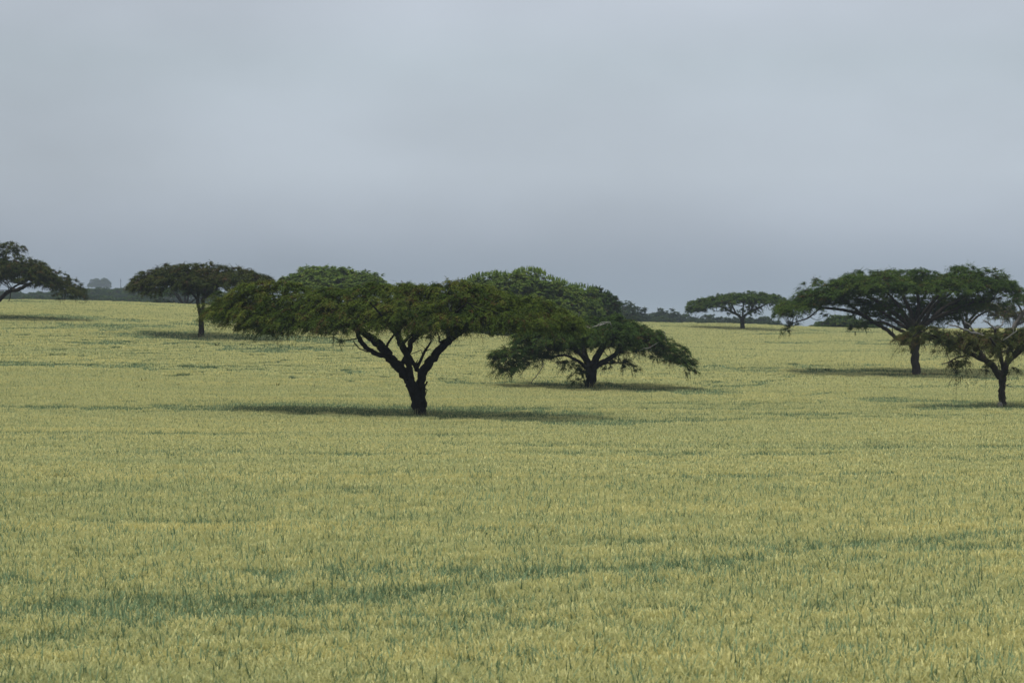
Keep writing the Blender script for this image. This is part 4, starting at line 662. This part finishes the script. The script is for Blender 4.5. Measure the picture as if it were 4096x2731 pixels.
far_tree(770, 1172, 130, 7, 900, 792, 'distant_bush', 'low hazy bush filling the foot of the far row beyond the left field edge', 'bush', 'low bushes under the far left row', flat=False, leafmat=L_BUSH, tint=.3)
far_tree(478, 1166, 110, 7, 950, 790, 'distant_bush', 'low hazy bush filling the foot of the far row beyond the left field edge', 'bush', 'low bushes under the far left row', flat=False, leafmat=L_BUSH, tint=.3)
for k in range(5):
    far_tree(850 + 70 * k, 1195 + rgl.uniform(-4, 8), 120, 6, 900, 800 + k, 'distant_bush', 'low hazy bush filling the foot of the far row beyond the left field edge', 'bush', 'low bushes under the far left row', flat=False, leafmat=L_BUSH, tint=.3)
tree('acacia_tree', 'dark multi-stemmed acacia under left side of the umbrella tree, beyond the field edge', 450, (742, 1236),
     limbs=[[(742, 1240, 0, 7), (740, 1222, 0, 6), (738, 1212, 0, 5)], [(738, 1225, 0, 4), (716, 1198, 0, 3.5), (695, 1170, .4, 3), (670, 1158, .5, 2)], [(742, 1222, 0, 4), (740, 1190, 1, 3.5), (737, 1165, 1, 2.5)], [(746, 1225, 0, 4), (752, 1190, -1, 3.5), (757, 1165, -1, 2.5)], [(741, 1228, 0, 4), (722, 1195, -1, 3.5), (704, 1162, -1, 2.5)], [(744, 1228, .4, 4), (775, 1200, 1, 3), (800, 1170, 1, 2)]],
     env=dict(top=[(610, 1180), (640, 1155), (700, 1140), (780, 1140), (850, 1160), (880, 1185)], bot=[(610, 1195), (650, 1185), (700, 1165), (780, 1165), (880, 1195)], depth=6, n=40, pad=(1.0, 1.8), dome=.4, hollow=.3, flat=.36),
     pads=[(660, 1212, 40, 12, -2, 2), (700, 1220, 28, 8, -2, 1.5), (635, 1205, 34, 11, -1, 2)],
     leafmat=L_DARK, bark=BARK_B, seed=111, tint=.30, fol=dict(dens=1.1, S=10, L=(.5, 1.0), K=7, leaf=(.28, .13), droop=.4, hang=.3, brown=.06, stems=False))
GR = 'bluish bushes in the far thicket beyond the right ridge'
LR = 'hazy bluish-green bush in the far thicket beyond the ridge, right of the green mound'
for k, (px, tr, w, d) in enumerate([(2470, 1198, 90, 620), (2482, 1206, 80, 560), (2530, 1217, 88, 620), (2505, 1236, 90, 540), (2560, 1245, 80, 700), (2655, 1237, 96, 800), (2620, 1252, 80, 760), (2690, 1250, 90, 800), (2600, 1262, 90, 700), (2645, 1266, 90, 660), (2725, 1257, 90, 820), (2770, 1250, 90, 850), (2815, 1256, 90, 800), (2850, 1262, 80, 780), (2890, 1270, 80, 760), (2930, 1266, 90, 820), (2700, 1274, 100, 640), (2780, 1276, 110, 640), (2860, 1279, 100, 620), (2930, 1282, 90, 600), (3020, 1261, 100, 780), (3070, 1266, 90, 800), (2990, 1278, 90, 640), (3060, 1282, 90, 620), (3105, 1284, 70, 640)]):
    far_tree(px, tr - 9, w * 1.12, 6, d, 700 + k, 'distant_bush', LR, 'bush', GR, flat=False, leafmat=L_BUSH, tint=.45)
for k, (px, tr, w, d) in enumerate([(3640, 1285, 100, 600), (3980, 1298, 110, 700), (4060, 1302, 90, 650), (3740, 1292, 100, 640)]):
    far_tree(px, tr, w, 6, d, 740 + k, 'distant_bush', 'hazy bush showing behind the trunk and stems of the right-hand trees', 'bush', 'hazy bushes behind the right-hand trees', flat=False, leafmat=L_BUSH, tint=.45)
far_tree(398, 1108, 92, 60, 2600, 760, 'distant_tree', 'pale blue tree silhouette fading in mist above the far left row', 'tree', None)
far_tree(2592, 1250, 70, 14, 2600, 761, 'distant_tree', 'faint misty flat-topped tree silhouette right of the green mound', 'tree', None)

# --- thin mast in the mist
def mast():
    d = 1100; w = P(483, 1115, d); gz = float(ground(w[0], w[1])); o = empty('mast', (w[0], w[1], gz)); tag(o, 'thin dark mast standing above the far left treeline', 'mast')
    mb = MB(); tube(mb, np.array([[0, 0, -.3, .22], [0, 0, (w[2] - gz) * .5, .17], [0, 0, w[2] - gz, .10]]), 8); mb.build('pole', [BARK], o)
    mb = MB(); tube(mb, np.array([[-.6, 0, w[2] - gz - 1.2, .06], [.6, 0, w[2] - gz - 1.2, .06]]), 6); mb.build('crossbar', [BARK], o)
mast()

# --- weeds standing out of the crop
WEED = foliage_mat('weed_leaf', [(0, (.025, .045, .012)), (1, (.06, .085, .02))])
def weed(seed, h, spread):
    rg = np.random.default_rng(seed); mb = MB()
    for k in range(14):
        a = rg.uniform(0, 6.28); ln = h * rg.uniform(.6, 1); dv = np.array([math.cos(a), math.sin(a), 0]); sd = np.array([-dv[1], dv[0], 0]); b = dv * .02; w = .035
        pts = [b + dv * spread * t ** 1.5 + Z1 * ln * (t - .25 * t ** 3) for t in (0, .35, .7, 1)]; ws = [w * .5, w, w * .8, w * .1]
        for i in range(3): mb.quads(np.array([[pts[i] - sd * ws[i], pts[i] + sd * ws[i], pts[i + 1] + sd * ws[i + 1], pts[i + 1] - sd * ws[i + 1]]]), 0, rg.uniform(.1, .9))
    return mb.mesh('weed', [WEED])
wm = [weed(1, 1.15, .3), weed(2, 1.05, .22), weed(3, 1.3, .38)]
W5 = lambda a: [(x / 1.96, 1200 + y / 1.96) for x, y in a]
spots = W5([(683, 570), (695, 588), (1120, 645), (1365, 380), (1400, 378), (1470, 372), (1700, 360), (1933, 433), (1600, 600), (1398, 682), (1583, 682), (2173, 688), (1098, 695), (383, 707), (250, 575), (1150, 490), (1185, 508), (1030, 515), (870, 550), (800, 582), (1800, 560), (1910, 662)])
spots += [(2400 + x / 1.387, 1200 + y / 1.387) for x, y in [(1250, 303), (900, 305), (1320, 243), (1355, 335), (1385, 322), (1405, 322), (415, 425), (120, 615), (725, 580), (967, 612), (1085, 567), (1235, 575), (875, 225), (793, 387), (233, 415), (1530, 300)]]
spots += [(780 + x / 2.412, 1050 + y / 2.412) for x, y in [(1145, 1215), (1110, 1310), (497, 895), (210, 805), (1605, 922), (1310, 860)]]
spots += [(1500 + x / 1.96, 1650 + y / 1.96) for x, y in [(1610, 1060), (1150, 520), (1250, 735), (1440, 590)]] + [(x / 1.809, 1900 + y / 1.809) for x, y in [(1055, 205), (1465, 190)]]
rgw = np.random.default_rng(9)
for k, (px, py) in enumerate(spots):
    x, y = on_crop(px, py); o = bpy.data.objects.new('weed', wm[k % 3]); COL.objects.link(o); o.location = (x, y, float(ground(x, y))); o.rotation_euler = (0, 0, rgw.uniform(0, 6.28))
    s = rgw.uniform(.95, 1.2) * (1.0 if y > 100 else .8); o.scale = (s, s, s)
    tag(o, 'small dark green weed poking up out of the wheat', 'weed', 'weeds scattered through the wheat')
def tussock(px, py, label):
    x, y = on_crop(px, py); rg = np.random.default_rng(int(px)); mb = MB()
    for k in range(90):
        a = rg.uniform(0, 6.28); r = rg.uniform(0, .45); dv = np.array([math.cos(a), math.sin(a), 0]); sd = np.array([-dv[1], dv[0], 0]); b = dv * r; ln = rg.uniform(.8, 1.25); sp = rg.uniform(.1, .7)
        pts = [b + dv * sp * t ** 1.4 + Z1 * ln * (t - .2 * t ** 3) for t in (0, .5, 1)]; ws = [.03, .035, .005]
        for i in range(2): mb.quads(np.array([[pts[i] - sd * ws[i], pts[i] + sd * ws[i], pts[i + 1] + sd * ws[i + 1], pts[i + 1] - sd * ws[i + 1]]]), 0, rg.uniform(0, .5))
    o = mb.build('grass_tussock', [WEED], loc=(x, y, float(ground(x, y)))); tag(o, label, 'grass tussock', 'dark tussocks beside the wheel track')
tussock(3243, 1480, 'dark grass tussock at the end of wheel track, left one of the pair')
tussock(3306, 1482, 'dark grass tussock beside the wheel track, nearer the tall broad acacia')

DRY = foliage_mat('dry_grass_blade', [(0, (.05, .04, .02)), (1, (.13, .09, .045))])
def dry_grass():
    d = 225; w = P(3663, 1501, d); r = np.array([w[0], w[1], float(ground(w[0], w[1]))]); rg = np.random.default_rng(77); mb = MB(); n = 1500
    a = rg.uniform(0, 6.28, n); rad = rg.uniform(.5, 3.2, n); x = np.cos(a) * rad * 1.3; y = np.sin(a) * rad * .8; h = rg.uniform(.5, .95, n); az = rg.uniform(0, 6.28, n)
    b = np.stack([x, y, 0 * x], -1); s = np.stack([np.cos(az), np.sin(az), 0 * az], -1) * .025; t = b + np.stack([rg.normal(0, .15, n), rg.normal(0, .15, n), h], -1)
    mb.quads(np.stack([b - s, b + s, t + s * .3, t - s * .3], 1), 0, rg.uniform(0, 1, n)); o = mb.build('dry_grass', [DRY], loc=r); tag(o, 'dry reddish-brown grass around the foot of the tall broad acacia', 'grass', kind='stuff')
dry_grass()

STALK = foliage_mat('uncut_stalk', [(0, (.10, .13, .06)), (.6, (.30, .30, .14)), (1, (.5, .45, .25))])
def foot_grass(px, py, d, n, spread, label, seed):
    w = P(px, py, d); r = np.array([w[0], w[1], float(ground(w[0], w[1]))]); rg = np.random.default_rng(seed); mb = MB()
    a = rg.uniform(0, 6.28, n); rad = .45 + rg.exponential(spread, n); b = np.stack([np.cos(a) * rad * 1.3, np.sin(a) * rad, 0 * a], -1); h = rg.uniform(.6, 1.25, n); az = rg.uniform(0, 6.28, n)
    s = np.stack([np.cos(az), np.sin(az), 0 * az], -1) * .018; m = b + np.stack([rg.normal(0, .06, n), rg.normal(0, .06, n), h * .6], -1); t = m + np.stack([rg.normal(0, .16, n), rg.normal(0, .16, n), h * .4], -1); tt = rg.uniform(0, 1, n)
    mb.quads(np.stack([b - s, b + s, m + s * .9, m - s * .9], 1), 0, tt); mb.quads(np.stack([m - s * .9, m + s * .9, t + s * .3, t - s * .3], 1), 0, tt)
    tag(mb.build('tall_grass', [STALK], loc=r), label, 'grass', kind='stuff')
foot_grass(1680, 1664, 143, 260, .55, 'tall uncut stalks around the foot of the largest tree', 41)
foot_grass(2358, 1553, 185, 220, .7, 'tall uncut stalks around the foot of the low spreading acacia', 42)
foot_grass(4010, 1629, 155, 220, .5, 'tall uncut stalks around the foot of the acacia at the right edge', 43)
foot_grass(803, 1347, 240, 200, .7, 'tall uncut stalks around the foot of the single-stem umbrella acacia', 44)

# ------------------------------------------------------------------ haze
def haze():
    me = bpy.data.meshes.new('haze'); x, y0, y1, z0, z1 = 8700, -60, 12100, -60, 75
    v = [(a * x, b, c) for a in (-1, 1) for b in (y0, y1) for c in (z0, z1)]
    me.from_pydata(v, [], [(0, 1, 3, 2), (4, 6, 7, 5), (0, 4, 5, 1), (2, 3, 7, 6), (0, 2, 6, 4), (1, 5, 7, 3)]); o = bpy.data.objects.new('haze', me); COL.objects.link(o)
    m = bpy.data.materials.new('haze'); m.use_nodes = True; t = m.node_tree; t.nodes.clear(); out = N(t, 'ShaderNodeOutputMaterial'); pv = N(t, 'ShaderNodeVolumePrincipled')
    pv.inputs['Density'].default_value = .00017; pv.inputs['Color'].default_value = (.45, .53, .65, 1); pv.inputs['Anisotropy'].default_value = .0
    t.links.new(pv.outputs[0], out.inputs['Volume']); me.materials.append(m); tag(o, 'pale blue-grey morning mist over the fields', kind='stuff')
haze()
